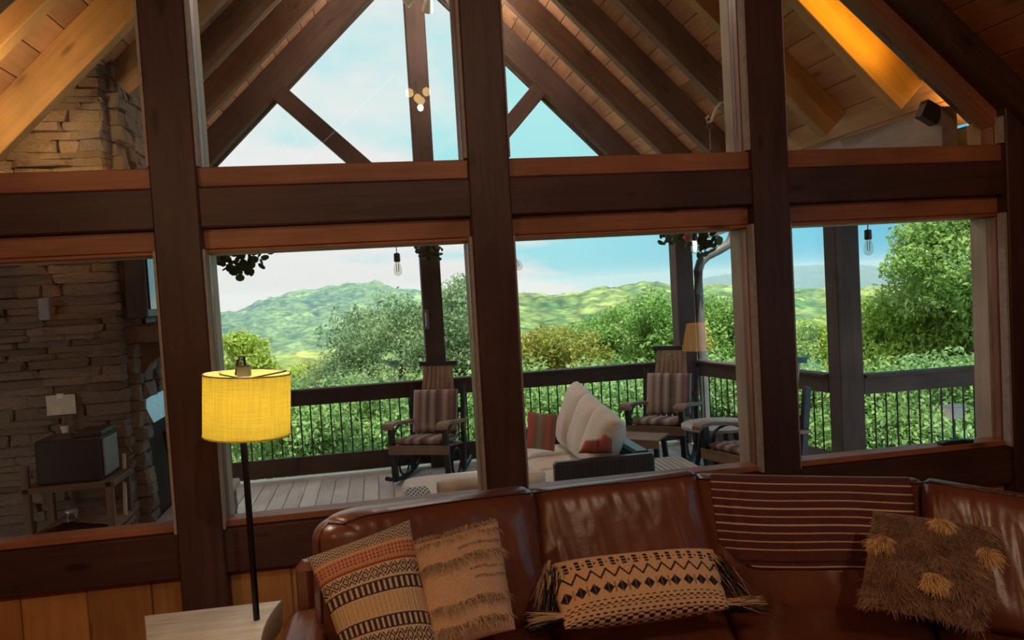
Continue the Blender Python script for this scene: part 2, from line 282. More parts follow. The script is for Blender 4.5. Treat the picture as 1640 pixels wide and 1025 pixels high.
def prism(name, pts, y0, y1, m_, parent=None):
    n = len(pts); v = [(x, y0, z) for x, z in pts] + [(x, y1, z) for x, z in pts]
    fc = [tuple(range(n)), tuple(range(2*n-1, n-1, -1))] + [(i, i+n, (i+1) % n+n, (i+1) % n) for i in range(n)]
    me = mesh(name, v, fc); bm = bmesh.new(); bm.from_mesh(me); bmesh.ops.recalc_face_normals(bm, faces=bm.faces); bm.to_mesh(me); bm.free()
    return link(name, me, m_, parent)
class MB:
    def __init__(s): s.v = []; s.f = []
    def add(s, v, fc): k = len(s.v); s.v += [tuple(p) for p in v]; s.f += [tuple(i+k for i in q) for q in fc]; return s
    def box(s, x0, x1, y0, y1, z0, z1):
        return s.add([(x, y, z) for x in (x0, x1) for y in (y0, y1) for z in (z0, z1)], BOXF)
    def bar(s, A, B, w, h, up=(0, 0, 1)):
        A = Vector(A); B = Vector(B); X = (B-A).normalized(); Y = Vector(up).cross(X)
        if Y.length < 1e-4: Y = Vector((1, 0, 0))
        Y.normalize(); Z = X.cross(Y)
        return s.add([P+Y*a*w/2+Z*b*h/2 for P in (A, B) for a in (-1, 1) for b in (-1, 1)], BOXF)
    def tube(s, pts, r, n=8, closed=False):
        pts = [Vector(p) for p in pts]; rr = r if hasattr(r, '__len__') else [r]*len(pts); rings = []
        for i, p in enumerate(pts):
            a = pts[max(i-1, 0)]; c = pts[min(i+1, len(pts)-1)]
            if closed: a = pts[i-1]; c = pts[(i+1) % len(pts)]
            T = (c-a).normalized(); U = T.cross(Vector((0, 0, 1)))
            if U.length < 0.05: U = T.cross(Vector((0, 1, 0)))
            U.normalize(); V = T.cross(U)
            rings.append([p+(U*math.cos(2*PI*k/n)+V*math.sin(2*PI*k/n))*rr[i] for k in range(n)])
        v = [q for g in rings for q in g]; fc = []
        m_ = len(pts)
        for i in range(m_ if closed else m_-1):
            j = (i+1) % m_
            fc += [(i*n+k, i*n+(k+1) % n, j*n+(k+1) % n, j*n+k) for k in range(n)]
        if not closed: fc += [tuple(range(n-1, -1, -1)), tuple((m_-1)*n+k for k in range(n))]
        return s.add(v, fc)
    def lathe(s, prof, c=(0, 0, 0), n=24, cap=True):
        v = [(c[0]+r*math.cos(2*PI*k/n), c[1]+r*math.sin(2*PI*k/n), c[2]+z) for r, z in prof for k in range(n)]
        fc = [(i*n+k, i*n+(k+1) % n, (i+1)*n+(k+1) % n, (i+1)*n+k) for i in range(len(prof)-1) for k in range(n)]
        if cap: fc += [tuple(range(n-1, -1, -1)), tuple((len(prof)-1)*n+k for k in range(n))]
        return s.add(v, fc)
    def build(s, name, m_, parent=None, mw=None, smooth=False):
        me = mesh(name, s.v, s.f); bm = bmesh.new(); bm.from_mesh(me); bmesh.ops.recalc_face_normals(bm, faces=bm.faces); bm.to_mesh(me); bm.free()
        if smooth:
            me.polygons.foreach_set('use_smooth', [True]*len(me.polygons))
            me.set_sharp_from_angle(angle=R_(40))
        return link(name, me, m_, parent, mw)
def copy_tree(root, loc, rz, label=None, sc=None):
    r = root.copy(); C.objects.link(r); r.location = loc; r.rotation_euler = (0, 0, rz)
    if sc: r.scale = (sc,)*3
    if label: r['label'] = label
    def rec(src, dst):
        for ch in [o for o in C.objects if o.parent == src]:
            c = ch.copy(); C.objects.link(c); c.parent = dst; rec(ch, c)
    rec(root, r); return r
def npmesh(name, v, fc, cols=None, smooth=False):
    me = bpy.data.meshes.new(name); v = np.asarray(v, np.float32); fc = np.asarray(fc, np.int32); k = fc.shape[1]
    me.vertices.add(len(v)); me.vertices.foreach_set('co', v.ravel()); me.loops.add(fc.size); me.loops.foreach_set('vertex_index', fc.ravel())
    me.polygons.add(len(fc)); me.polygons.foreach_set('loop_start', np.arange(0, fc.size, k, dtype=np.int32))
    if smooth: me.polygons.foreach_set('use_smooth', np.ones(len(fc), bool))
    me.update(calc_edges=True)
    if cols is not None:
        a = me.color_attributes.new('Col', 'FLOAT_COLOR', 'POINT'); c = np.ones((len(v), 4), np.float32); c[:, :3] = cols; a.data.foreach_set('color', c.ravel())
    return me
def hsh(i, j, s): 
    h = (i.astype(np.int64)*374761393 + j.astype(np.int64)*668265263 + s*144269) & 0x7fffffff
    h = ((h ^ (h >> 13))*1274126177) & 0x7fffffff
    return ((h ^ (h >> 16)) & 0xffff)/65535.0
def vn(x, y, s=0):
    i = np.floor(x); j = np.floor(y); a = x-i; b = y-j; a = a*a*(3-2*a); b = b*b*(3-2*b)
    return (hsh(i, j, s)*(1-a)+hsh(i+1, j, s)*a)*(1-b)+(hsh(i, j+1, s)*(1-a)+hsh(i+1, j+1, s)*a)*b
def fbm(x, y, o=4, s=0):
    t_ = 0; am_ = 0.5
    for k in range(o): t_ = t_+vn(x*2**k, y*2**k, s+k)*am_; am_ *= 0.5
    return t_/(1-0.5**o)

# ================================================================== SETTING: the glazed front wall
WY = 3.58; GY = 3.70; OY_ = 3.84      # room face of posts, glass, outer face
wf = empty('wall_front', (0.5, 3.7, 0), kind='structure')
POSTS = [(-2.62, -2.43), (-0.932, -0.74), (0.455, 0.648), (1.866, 2.058), (3.30, 3.48)]
def ceilz(x): return 5.19-0.886*abs(x-0.5)
for a, b_ in POSTS:
    box('post', a, b_, WY, 3.78, 0.0, ceilz((a+b_)/2)-0.02 if abs(a) < 2.3 else 2.75, M['stain'], wf, 0.006)
BAYS = [(-2.43, -0.932), (-0.74, 0.455), (0.648, 1.866), (2.058, 3.30)]
for i, (a, b_) in enumerate(BAYS):
    box('beam', a-.01, b_+.01, WY+0.02, 3.78, 2.085, 2.262, M['stain'], wf, 0.006)
    box('sill_board', a-.01, b_+.01, WY+0.04, 3.78, 2.264, 2.352, M['trim'], wf)
    box('header_board', a-.01, b_+.01, WY+0.075, 3.78, 1.992, 2.083, M['trim'], wf)
    box('lower_beam', a-.01, b_+.01, WY+0.03, 3.78, 0.535, 0.735, M['stain'], wf, 0.006)
    x = a; k = 0
    while x < b_-0.02:
        w_ = min(0.27, b_-x); box('plank', x+.001, x+w_-.001, 3.66+0.004*(k % 2), 3.76, 0.0, 0.535, M['pine'], wf, 0.006); x += w_; k += 1
    x0, x1 = a+0.010, b_-0.014
    w = empty(f'window_{i+1}', ((a+b_)/2, GY, 0.74), kind='structure')
    box('sill', a, b_, WY+0.055, 3.74, 0.737, 0.768, M['trim'], w); box('outer_sill', a, b_, 3.74, OY_+0.03, 0.70, 0.732, M['extjamb'], w)
    box('head', a, b_, WY+0.065, 3.74, 1.975, 1.99, M['trim'], w); box('outer_head', a, b_, 3.74, OY_, 1.972, 1.99, M['extjamb'], w)
    for xa, xb in ((a, x0), (x1, b_)):
        box('jamb', xa, xb, WY+0.075, 3.72, 0.768, 1.975, M['trim'], w); box('outer_jamb', xa, xb, 3.72, OY_, 0.735, 1.972, M['extjamb'], w); box('seal_strip', xa, xb, WY+0.012, WY+0.065, 0.74, 1.99, M['seal'], w, 0.001)
    box('pane', x0, x1, GY-0.004, GY+0.004, 0.768, 1.975, M['glass'], w, 0.0)
# upper lights follow the rake
def rk(x, off=0.0):   # underside of the rake frame at height
    return 4.97+off-(0.886 if x > 0.5 else 0.915)*abs(x-0.5)
for i, (a, b_) in enumerate(BAYS):
    w = empty(f'window_{i+5}', ((a+b_)/2, GY, 2.36), kind='structure')
    zb = 2.355; xl, xr = a+0.010, b_-0.014
    pts = [(xl, zb), (xr, zb)]
    if rk(xr) > zb: pts.append((xr, rk(xr)))
    else: pts[1] = (0.5+(4.97-zb)/0.886, zb)
    if rk(xl) > zb: pts.append((xl, rk(xl)))
    else: pts[0] = (0.5-(4.97-zb)/0.915, zb)
    prism('pane', pts, GY-0.004, GY+0.004, M['glass'], w)
    for xa, xb in ((a, xl), (xr, b_)):
        if rk((xa+xb)/2) > zb+0.1:
            box('jamb', xa, xb, WY+0.075, 3.74, zb, rk((xa+xb)/2), M['trim'], w); box('seal_strip', xa, xb, WY+0.012, WY+0.065, zb, rk((xa+xb)/2), M['seal'], w, 0.001); box('outer_jamb', xa, xb, 3.74, OY_, zb, rk((xa+xb)/2), M['extjamb'], w)
    box('outer_sill', a, b_, 3.74, OY_+0.02, 2.30, 2.350, M['extjamb'], w)
for sgn, xe, sl in ((1, 3.46, 0.886), (-1, -2.55, 0.915)):
    def q(x, base, y): return (x, y, base-sl*abs(x-0.5))
    nrm = Vector((sl*sgn, 0, 1)).normalized()
    plank('rake_outer_frame', q(0.5, 5.03, 3.80), q(xe, 5.03, 3.80), 0.10, 0.06, M['gutter'], wf, nrm)
    plank('rake_trim', q(0.5, 4.985, 3.69), q(xe, 4.985, 3.69), 0.10, 0.10, M['trim'], wf, nrm)
    plank('rake_beam', q(0.5, 5.10, 3.64), q(xe, 5.10, 3.64), 0.24, 0.13, M['stain'], wf, nrm, 0.008)
# rest of the room
box('floor', -2.62, 3.48, -5.0, 3.8, -0.12, 0.0, M['floorwood'])['kind'] = 'structure'
wr = empty('wall_right', (3.54, -0.6, 0), kind='structure')     # with a wide opening added beside the viewer to let daylight fill the room
box('wall_panel', 3.48, 3.60, -5.0, 3.86, -0.12, 0.9, M['wallpine'], wr); box('wall_panel', 3.48, 3.60, -5.0, 3.86, 2.3, 2.60, M['wallpine'], wr)
box('wall_panel', 3.48, 3.60, 1.7, 3.86, 0.9, 2.3, M['wallpine'], wr); box('wall_panel', 3.48, 3.60, -5.0, 0.1, 0.9, 2.3, M['wallpine'], wr); box('opening_bar', 3.50, 3.58, 0.85, 0.95, 0.9, 2.3, M['stain'], wr)
box('wall_left', -2.74, -2.62, -5.0, 3.86, -0.12, 2.60, M['wallpine'])['kind'] = 'structure'
wb_ = empty('wall_back', (0.5, -5.05, 0), kind='structure')
prism('wall_panel', [(-2.62, 0), (3.48, 0), (3.48, 2.5), (0.5, 5.15), (-2.62, 2.4)], -5.1, -5.0, M['wallpine'], wb_)
cl = empty('ceiling', (0.5, 0, 5.2), kind='structure')
for sgn, xe in ((1, 3.62), (-1, -2.76)):
    ln = abs(xe-0.5); n_ = 24
    nrm = Vector((0.886*sgn, 0, 1)).normalized()
    for k in range(n_):
        xa = 0.5+sgn*ln*(k+0.5)/n_; zc = ceilz(xa)+0.02
        plank('plank', (xa, -5.05, zc), (xa, 3.84, zc), ln/n_*1.336-0.004, 0.03, M['ceil'], cl, nrm)
    o = plank('roof_deck', (0.5+sgn*ln/2, -5.2, ceilz(0.5+ln/2)+0.12), (0.5+sgn*ln/2, 3.88, ceilz(0.5+ln/2)+0.12), ln*1.336+0.35, 0.12, M['roofing'], cl, nrm)

# ================================================================== porch: deck
DZ = -0.08
dk = empty('deck', (0.5, 6, DZ), kind='structure')
x = -3.45; k = 0
while x < 5.9:
    ye = 7.93 if x < 3.40 else 6.02
    box('plank', x, x+0.133, 3.86, ye, DZ-0.035, DZ+0.0006*(k % 3), M['deck'], dk, 0.004); x += 0.14; k += 1
box('border_plank', -3.45, 3.50, 7.935, 8.07, DZ-0.035, DZ, M['deck'], dk); box('border_plank', -3.45, 3.50, 8.075, 8.20, DZ-0.035, DZ, M['deck'], dk)
box('rim_joist', -3.45, 3.5, 8.0, 8.16, DZ-0.30, DZ-0.04, M['porchdark'], dk)
# porch roof
pr = empty('porch_roof', (0.5, 6, 5.4), kind='structure')
for sgn in (1, -1):
    nrm = Vector((sgn, 0, 1)).normalized(); xe = 0.5+sgn*2.98
    for k in range(22):
        xa = 0.5+sgn*(0.067+0.1343*k); zc = 5.505-abs(xa-0.5)
        plank('plank', (xa, 3.88, zc), (xa, 8.3, zc), 0.186, 0.03, M['porchpine'], pr, nrm, 0.005)
    for y in (4.05, 4.80, 5.53, 6.28, 7.05):
        ext = 2.62 if (sgn > 0 or y < 5.0 or y > 7) else 2.10
        plank('rafter', (0.5+sgn*0.06, y+0.045, 5.18-0.06+0.152), (0.5+sgn*ext, y+0.045, 5.18-ext+0.152), 0.09, 0.215, M['rafterpine'] if y < 5.0 else M['raftershade'], pr, nrm, 0.004)
    plank('roof_sheet', (0.5+sgn*1.5, 3.88, 5.60-1.5), (0.5+sgn*1.5, 8.35, 5.60-1.5), 4.3, 0.05, M['roofing'], pr, nrm)
    plank('plate_beam', (0.5+sgn*2.70, 3.86, 2.45), (0.5+sgn*2.70, 8.2, 2.45), 0.10, 0.32, M['greywood'], pr)
    plank('fascia', (0.5+sgn*2.98, 3.88, 2.42), (0.5+sgn*2.98, 8.3, 2.42), 0.03, 0.20, M['porchdark'], pr)
plank('ridge_board', (0.5, 3.88, 5.18), (0.5, 8.3, 5.18), 0.06, 0.28, M['rafterpine'], pr)
# gable truss
gt = empty('gable_truss', (0.56, 8.1, 2.2), label='dark timber gable truss with king post and braces at porch end', cat='roof truss')
for sgn in (1, -1):
    nrm = Vector((sgn, 0, 1)).normalized()
    plank('truss_rafter', (0.5+sgn*0.05, 8.11, 5.14-0.05+0.17), (0.5+sgn*2.95, 8.11, 5.14-2.95+0.17), 0.14, 0.24, M['porchdark'], gt, nrm, 0.006)
    plank('gable_trim', (0.5+sgn*0.05, 8.22, 5.13-0.05+0.15), (0.5+sgn*2.95, 8.22, 5.13-2.95+0.15), 0.06, 0.24, M['porchdark'], gt, nrm)
    plank('brace', (0.565+sgn*0.12, 8.12, 2.58), (0.5+sgn*1.40, 8.12, 3.88), 0.12, 0.17, M['porchdark'], gt, nrm, 0.006)
plank('king_post_cap', (0.30, 8.1, 5.0), (0.83, 8.1, 5.0), 0.24, 0.28, M['porchdark'], gt)
box('tie_beam', -2.4, 3.4, 8.04, 8.16, 2.36, 2.52, M['porchdark'], gt)
# posts
def porch_post(x0, x1, y0, y1, zt, label):
    r = empty('porch_post', ((x0+x1)/2, (y0+y1)/2, DZ), label=label, cat='post')
    box('post_shaft', x0, x1, y0, y1, DZ, zt, M['porchdark'], r, 0.008); box('post_base', x0-.012, x1+.012, y0-.012, y1+.012, DZ, DZ+0.12, M['porchdark'], r, 0.004)
    return r
cp = porch_post(0.462, 0.665, 8.0, 8.2, 4.95, 'tall dark post standing in the middle of the far deck rail')
porch_post(3.225, 3.42, 8.0, 8.2, 2.4, 'dark corner post beside the grey downspout, behind the far rocking chair')
porch_post(-2.44, -2.24, 8.0, 8.2, 2.4, 'dark porch post hidden at the far left corner of deck')
r = empty('porch_post', (3.94, 6.08, DZ), R_(-6), label='thick dark post seen through the rightmost lower window', cat='post')
w_ = 0.21
plank('post_shaft', (3.93, 6.05, DZ), (3.93, 6.05, 2.6), w_, w_, M['porchdark'], r, (0.1, 1, 0), 0.008)
plank('post_bracket', (3.93, 6.05, DZ), (3.93, 6.05, DZ+0.14), w_+0.03, w_+0.03, M['porchdark'], r, (0.1, 1, 0), 0.008)
# railing
rodme = None
def rail(A, B, label, sp=0.098):
    global rodme
    A = Vector((*A, 0)); B = Vector((*B, 0)); d = (B-A); ln = d.length; d.normalize()
    r = empty('deck_railing', (A+B)/2+Vector((0, 0, DZ)), label=label, cat='railing')
    Z = lambda P, z: (P.x, P.y, z)
    plank('cap_rail', Z(A, 0.815), Z(B, 0.815), 0.13, 0.022, M['porchdark'], r)
    plank('top_rail', Z(A, 0.730), Z(B, 0.730), 0.045, 0.145, M['porchdark'], r); plank('bottom_rail', Z(A, 0.045), Z(B, 0.045), 0.045, 0.185, M['porchdark'], r)
    n_ = int(ln/sp)
    for k in range(1, n_):
        P = A+d*(ln*k/n_)
        if rodme is None:
            mb_ = MB(); mb_.tube([(0, 0, 0), (0, 0, 0.53)], 0.0075, 6); o = mb_.build('baluster', M['iron'], r, Matrix.Translation((P.x, P.y, 0.132))); rodme = o.data
        else: link('baluster', rodme, None, r, Matrix.Translation((P.x, P.y, 0.132)))
rail((-2.24, 8.1), (0.462, 8.1), 'dark deck railing on the left of the middle post')
rail((0.665, 8.1), (3.225, 8.1), 'dark deck railing between the middle post and the downspout corner')
rail((3.42, 8.02), (3.86, 6.18), 'deck railing running back towards the house from the downspout corner')
rail((4.04, 5.98), (5.9, 5.90), 'deck railing on the right of the thick post, below the tree')
# unseen low roofs added left and right of the gable to block sun
sr = empty('sun_block_roof', (4.6, 5.0, 2.5), label='added unseen flat roof blocking sun from the right deck wing', cat='roof')
box('sun_block_panel', 3.66, 7.2, 3.90, 6.35, 2.50, 2.58, M['roofing'], sr); box('sun_block_edge', 3.70, 7.1, 6.02, 6.12, 2.32, 2.495, M['porchdark'], sr)
box('wall_light_block', -3.45, -3.33, 3.86, 6.9, -0.5, 2.5, M['wallpine'])['kind'] = 'structure'  # unseen wall added to keep light from the left off the chimney
sr = empty('sun_block_roof', (-4.0, 4.6, 2.6), label='added unseen flat roof blocking sun from the left chimney', cat='roof')
box('sun_block_panel', -6.5, -2.62, 3.90, 6.6, 2.50, 2.58, M['roofing'], sr); box('sun_block_edge', -6.5, -2.70, 6.3, 6.4, 2.32, 2.495, M['porchdark'], sr)
# gutter and downspout
g = empty('gutter_and_downspout', (3.52, 8.1, 2.3), label='grey roof gutter with a curved downspout at the right deck corner', cat='downspout')
plank('gutter', (3.56, 3.9, 2.30), (3.56, 8.33, 2.30), 0.12, 0.10, M['gutter'], g)
ds = [oY(x_, y_, 8.12) for x_, y_ in ((1176, 366), (1173, 380), (1167, 391), (1150, 401), (1132, 410), (1122, 420), (1118, 434), (1119, 470), (1124, 560))]
mb_ = MB(); mb_.tube(ds+[(ds[-1].x+.01, 8.12, -0.6)], 0.052, 10); mb_.build('downspout', M['gutter'], g, smooth=True)
a_ = oY(1122, 380, 8.3); b_ = oY(1185, 362, 8.3); plank('gutter_end', (a_.x, 8.3, a_.z+.03), (b_.x, 8.3, b_.z+.05), 0.14, 0.13, M['gutter'], g)
g = empty('roof_gutter', (-2.6, 8.1, 2.3), label='dark roof gutter end at the upper left of the porch view', cat='gutter')
plank('gutter', (-2.56, 3.9, 2.30), (-2.56, 8.33, 2.30), 0.12, 0.10, M['gutter'], g)
a_ = oY(330, 402, 8.3); b_ = oY(383, 396, 8.3); plank('soffit', (a_.x, 8.3, a_.z), (b_.x, 8.3, b_.z+.04), 0.25, 0.20, M['gutter'], g)

# ================================================================== stone fireplace
FX, FY, FB, FL = -1.65, 5.40, 7.0, -2.47     # fire side, house side, far end, outer side
fp = empty('stone_fireplace', (-2.05, 6.2, DZ), label='tall outdoor stacked stone fireplace and chimney at the left of the porch', cat='fireplace')
box('core', FL+.03, FX-0.03, FY+0.03, FB, DZ, 5.6, M['mortar'], fp, 0.0)
stones = []
for s_ in range(10):
    bm = bmesh.new(); bmesh.ops.create_cube(bm, size=1)
    bmesh.ops.bevel(bm, geom=bm.edges[:], offset=0.10, segments=1, affect='EDGES')
    for v in bm.verts: v.co += Vector((random.uniform(-.04, .04), random.uniform(-.10, .10), random.uniform(-.10, .10)))
    me = bpy.data.meshes.new('stone'); bm.to_mesh(me); bm.free(); me.materials.append(M['stone']); stones.append(me)
ns = 0; extra = MB()
def stone_at(c, s, rz=0):
    global ns
    ns += 1
    if ns > 296:
        me = random.choice(stones); mw = Matrix.Translation(c) @ Matrix.Rotation(rz, 4, 'Z') @ Matrix.Diagonal((*s, 1))
        extra.add([mw @ v.co for v in me.vertices], [tuple(p.vertices) for p in me.polygons]); return
    link('stone', random.choice(stones), None, fp, Matrix.Translation(c) @ Matrix.Rotation(rz+random.uniform(-.01, .01), 4, 'Z') @ Matrix.Diagonal((s[0]*random.choice((-1, 1)), s[1], s[2], 1)))
z = 0.30
while z < 3.55:      # house side
    h = random.choice((0.04, 0.05, 0.06, 0.08)); x = FL-0.03+random.uniform(0, 0.05)
    while x < FX-0.02:
        l_ = random.uniform(0.16, 0.46)*(1 if h < 0.07 else 0.7)
        if FX-x-l_ < 0.09: l_ = FX-x
        dp = random.uniform(0.0, 0.03)
        stone_at(Vector((x+l_/2, FY+0.04-dp/2, z+h/2)), (l_-0.002, 0.12+dp, h+0.002)); x += l_
    z += h
z = 0.30
while z < 3.55:      # fire side
    h = random.choice((0.07, 0.09, 0.11)); y = FY+0.08
    while y < FB:
        l_ = random.uniform(0.10, 0.28)
        if FB-y-l_ < 0.08: l_ = FB-y
        if z < 1.1 and y < 5.64 and y+l_ > 5.66: l_ = 5.66-y
        if not (z < 1.10 and y+l_/2 > 5.66 and y+l_/2 < 6.75):
            dp = random.uniform(0.0, 0.05)
            stone_at(Vector((FX-0.02+dp/2, y+l_/2, z+h/2)), (l_-0.004, 0.10+dp, h), PI/2)
        y += l_
    z += h
# lower courses mostly hidden from the room
z = DZ
while z < 0.30:
    x = FL
    while x < FX: l_ = min(0.22, FX-x); stone_at(Vector((x+l_/2, FY+0.03, z+0.047)), (max(l_, .05), 0.12, 0.094)); x += 0.22
    z += 0.095
if extra.v: o = extra.build('stone', M['stone'], fp); o['kind'] = 'stuff'
box('firebox', -2.3, FX+0.012, 5.66, 6.75, 0.2, 1.10, M['firebox'], fp, 0.0)
mb_ = MB(); ya, yb = 5.60, 6.80; mb_.add([(FX+.02, ya, 1.16), (FX+.02, yb, 1.16), (FX+.10, yb, 0.96), (FX+.10, ya, 0.96), (FX-.05, ya, 1.16), (FX-.05, yb, 1.16), (FX-.05, yb, 0.96), (FX-.05, ya, 0.96)], [(0, 1, 2, 3), (4, 7, 6, 5), (0, 4, 5, 1), (3, 2, 6, 7), (0, 3, 7, 4), (1, 5, 6, 2)]); tag(mb_.build('smoke_hood', M['steel'], fp), 'pale steel smoke hood')
tag(box('mantel_shelf', FX-0.02, FX+0.27, 5.48, 6.95, 1.515, 1.635, M['mantel'], fp, 0.012), 'thick brown timber mantel')
for y in (5.60, 6.70):
    mb_ = MB(); v = [(FX-.02, 1.515), (FX+.24, 1.515), (FX+.20, 1.43), (FX+.10, 1.36), (FX+.04, 1.26), (FX-.02, 1.22)]; n_ = len(v)
    mb_.add([(a, y, b) for a, b in v]+[(a, y+0.12, b) for a, b in v], [tuple(range(n_)), tuple(range(2*n_-1, n_-1, -1))]+[(i, (i+1) % n_, (i+1) % n_+n_, i+n_) for i in range(n_)]); mb_.build('mantel_bracket', M['mantel'], fp)
h_ = empty('raised_hearth', (-1.45, 6.2, DZ), label='low stone hearth with pale slab beside the deck railing', cat='hearth')
box('hearth_slab', FX+0.03, -1.24, 5.30, 6.84, 0.20, 0.26, M['concrete'], h_, 0.012); box('hearth_core', FX+.05, -1.32, 5.36, 6.78, DZ, 0.20, M['mortar'], h_, 0.0)
for k in range(3):
    zz_ = DZ+0.093*k; y = 5.36
    while y < 6.72:
        l_ = random.uniform(0.12, 0.25); l_ = min(l_, 6.80-y); link('stone', random.choice(stones), None, h_, Matrix.Translation((-1.32, y+l_/2, zz_+0.047)) @ Matrix.Rotation(PI/2, 4, 'Z') @ Matrix.Diagonal((l_-.005, 0.1, 0.094, 1))); y += l_
tv = empty('outdoor_television', (FX+.08, 6.1, 1.66), label='black boxed television mounted above the fireplace mantel', cat='television')
box('cabinet', FX+0.03, FX+0.165, 5.42, 6.75, 1.68, 2.42, M['black'], tv, 0.008); box('screen', FX+0.166, FX+0.176, 5.46, 6.71, 1.735, 2.36, M['screenglass'], tv, 0.0)
box('wall_arm', FX+0.0, FX+0.10, 5.60, 5.85, 1.638, 1.68, M['iron'], tv)
fs = empty('fire_screen', (-1.5, 6.0, 0.26), label='glass and metal fire screen leaning at the fireplace opening', cat='fire screen')
fa, fb_, fc_, fd_ = (-1.50, 5.95, 0.265), (-1.46, 6.35, 0.265), (-1.56, 6.35, 0.83), (-1.57, 5.92, 0.83)
for A, B in ((fa, fd_), (fb_, fc_), (fd_, fc_), (fa, fb_)): plank('frame_bar', A, B, 0.03, 0.03, M['iron'], fs, (1, 0.1, 0.02))
plank('screen_glass', (-1.485, 6.15, 0.28), (-1.56, 6.14, 0.82), 0.38, 0.006, M['bulbglass'], fs, (1, 0, 0.1), 0.0)
# wooden stand with black box in front of the chimney
st = empty('wooden_rack', (-1.9, 5.05, DZ), label='rough wooden two-shelf rack standing against the stone chimney', cat='rack')
xa, xb = -2.08, -1.63
for xx, yy in ((xa, 4.90), (xb, 4.90), (xa, 5.22), (xb, 5.22)): box('leg', xx-.02, xx+.02, yy-.02, yy+.02, DZ, 0.86 if xx == xa else 0.735, M['oldwood'], st)
box('shelf', xa-.02, xb+.03, 4.88, 5.24, 0.70, 0.735, M['oldwood'], st); box('shelf', xa-.02, xb+.03, 4.88, 5.24, 0.40, 0.43, M['oldwood'], st)
bb = empty('black_box_heater', (-1.85, 5.05, 0.736), label='black metal box heater standing on the wooden rack', cat='heater')
box('casing', -2.03, -1.67, 4.92, 5.20, 0.737, 1.00, M['blackbox'], bb, 0.010); box('side_plate', -1.668, -1.655, 4.94, 5.18, 0.76, 0.98, M['grey'], bb); box('lid', -1.83, -1.66, 4.93, 5.19, 1.001, 1.03, M['blackbox'], bb, 0.006)
gx_, gy_ = np.meshgrid(np.linspace(-2.05, -1.60, 26), np.linspace(4.89, 5.22, 16)); gz = 0.432+0.13*fbm(gx_*8, gy_*8, 3, 5)*np.clip(1-np.abs((gx_+1.83)/0.25)**3, 0, 1)
idx = np.arange(26*16).reshape(16, 26); fc = np.stack([idx[:-1, :-1], idx[:-1, 1:], idx[1:, 1:], idx[1:, :-1]], -1).reshape(-1, 4)
o = link('crumpled_paper', npmesh('crumpled_paper', np.stack([gx_, gy_, gz], -1).reshape(-1, 3), fc), M['brownpaper']); tag(o, 'crumpled brown packing paper on the lower shelf of the rack', 'paper')
o.modifiers.new('thick', 'SOLIDIFY').thickness = 0.003
a = oY(118, 832, 4.88); j = empty('glass_jar', a, label='small glass jar with metal lid sitting in the crumpled paper', cat='jar')
MB().lathe([(0.022, 0), (0.036, 0.006), (0.038, 0.035), (0.032, 0.055)], (a.x, 4.86, a.z-.005), 20).build('jar_body', M['bulbglass'], j, smooth=True); MB().lathe([(0.034, 0), (0.036, 0.012), (0.03, 0.018)], (a.x, 4.86, a.z+.051), 20).build('lid', M['steel'], j, smooth=True)
a = oY(196, 728, 5.24); o = plank('wooden_stick', (-1.60, 4.95, DZ), (a.x, 5.27, a.z), 0.022, 0.022, M['paleslat']); tag(o, 'pale wooden stick leaning on the chimney corner', 'stick')
a = oY(97, 648, 5.31); nb = empty('paper_notice', a, label='pale paper notice fixed on the dark chimney stones', cat='notice')
box('sheet', a.x-.085, a.x+.085, 5.315, 5.322, a.z-.065, a.z+.06, M['paper'], nb, 0.0); box('tape', a.x-.02, a.x+.02, 5.311, 5.3149, a.z+.04, a.z+.07, M['white'], nb, 0.0)
a = oY(103, 682, 5.30); o = empty('hanging_brush', a, label='pale hand brush hanging below the notice on the chimney', cat='brush')
MB().tube([(a.x, 5.30, a.z+.06), (a.x, 5.30, a.z)], [0.009, 0.015], 8).build('handle', M['oldwood'], o); MB().tube([(a.x, 5.30, a.z), (a.x+.008, 5.295, a.z-.10)], [0.025, 0.010], 8).build('bristles', M['paper'], o)
a = oY(72, 495, 5.30); o = box('wall_box', a.x-.032, a.x+.032, 5.28, 5.33, a.z-.07, a.z+.07, M['grey']); tag(o, 'small grey upright box on the upper chimney stones', 'box')

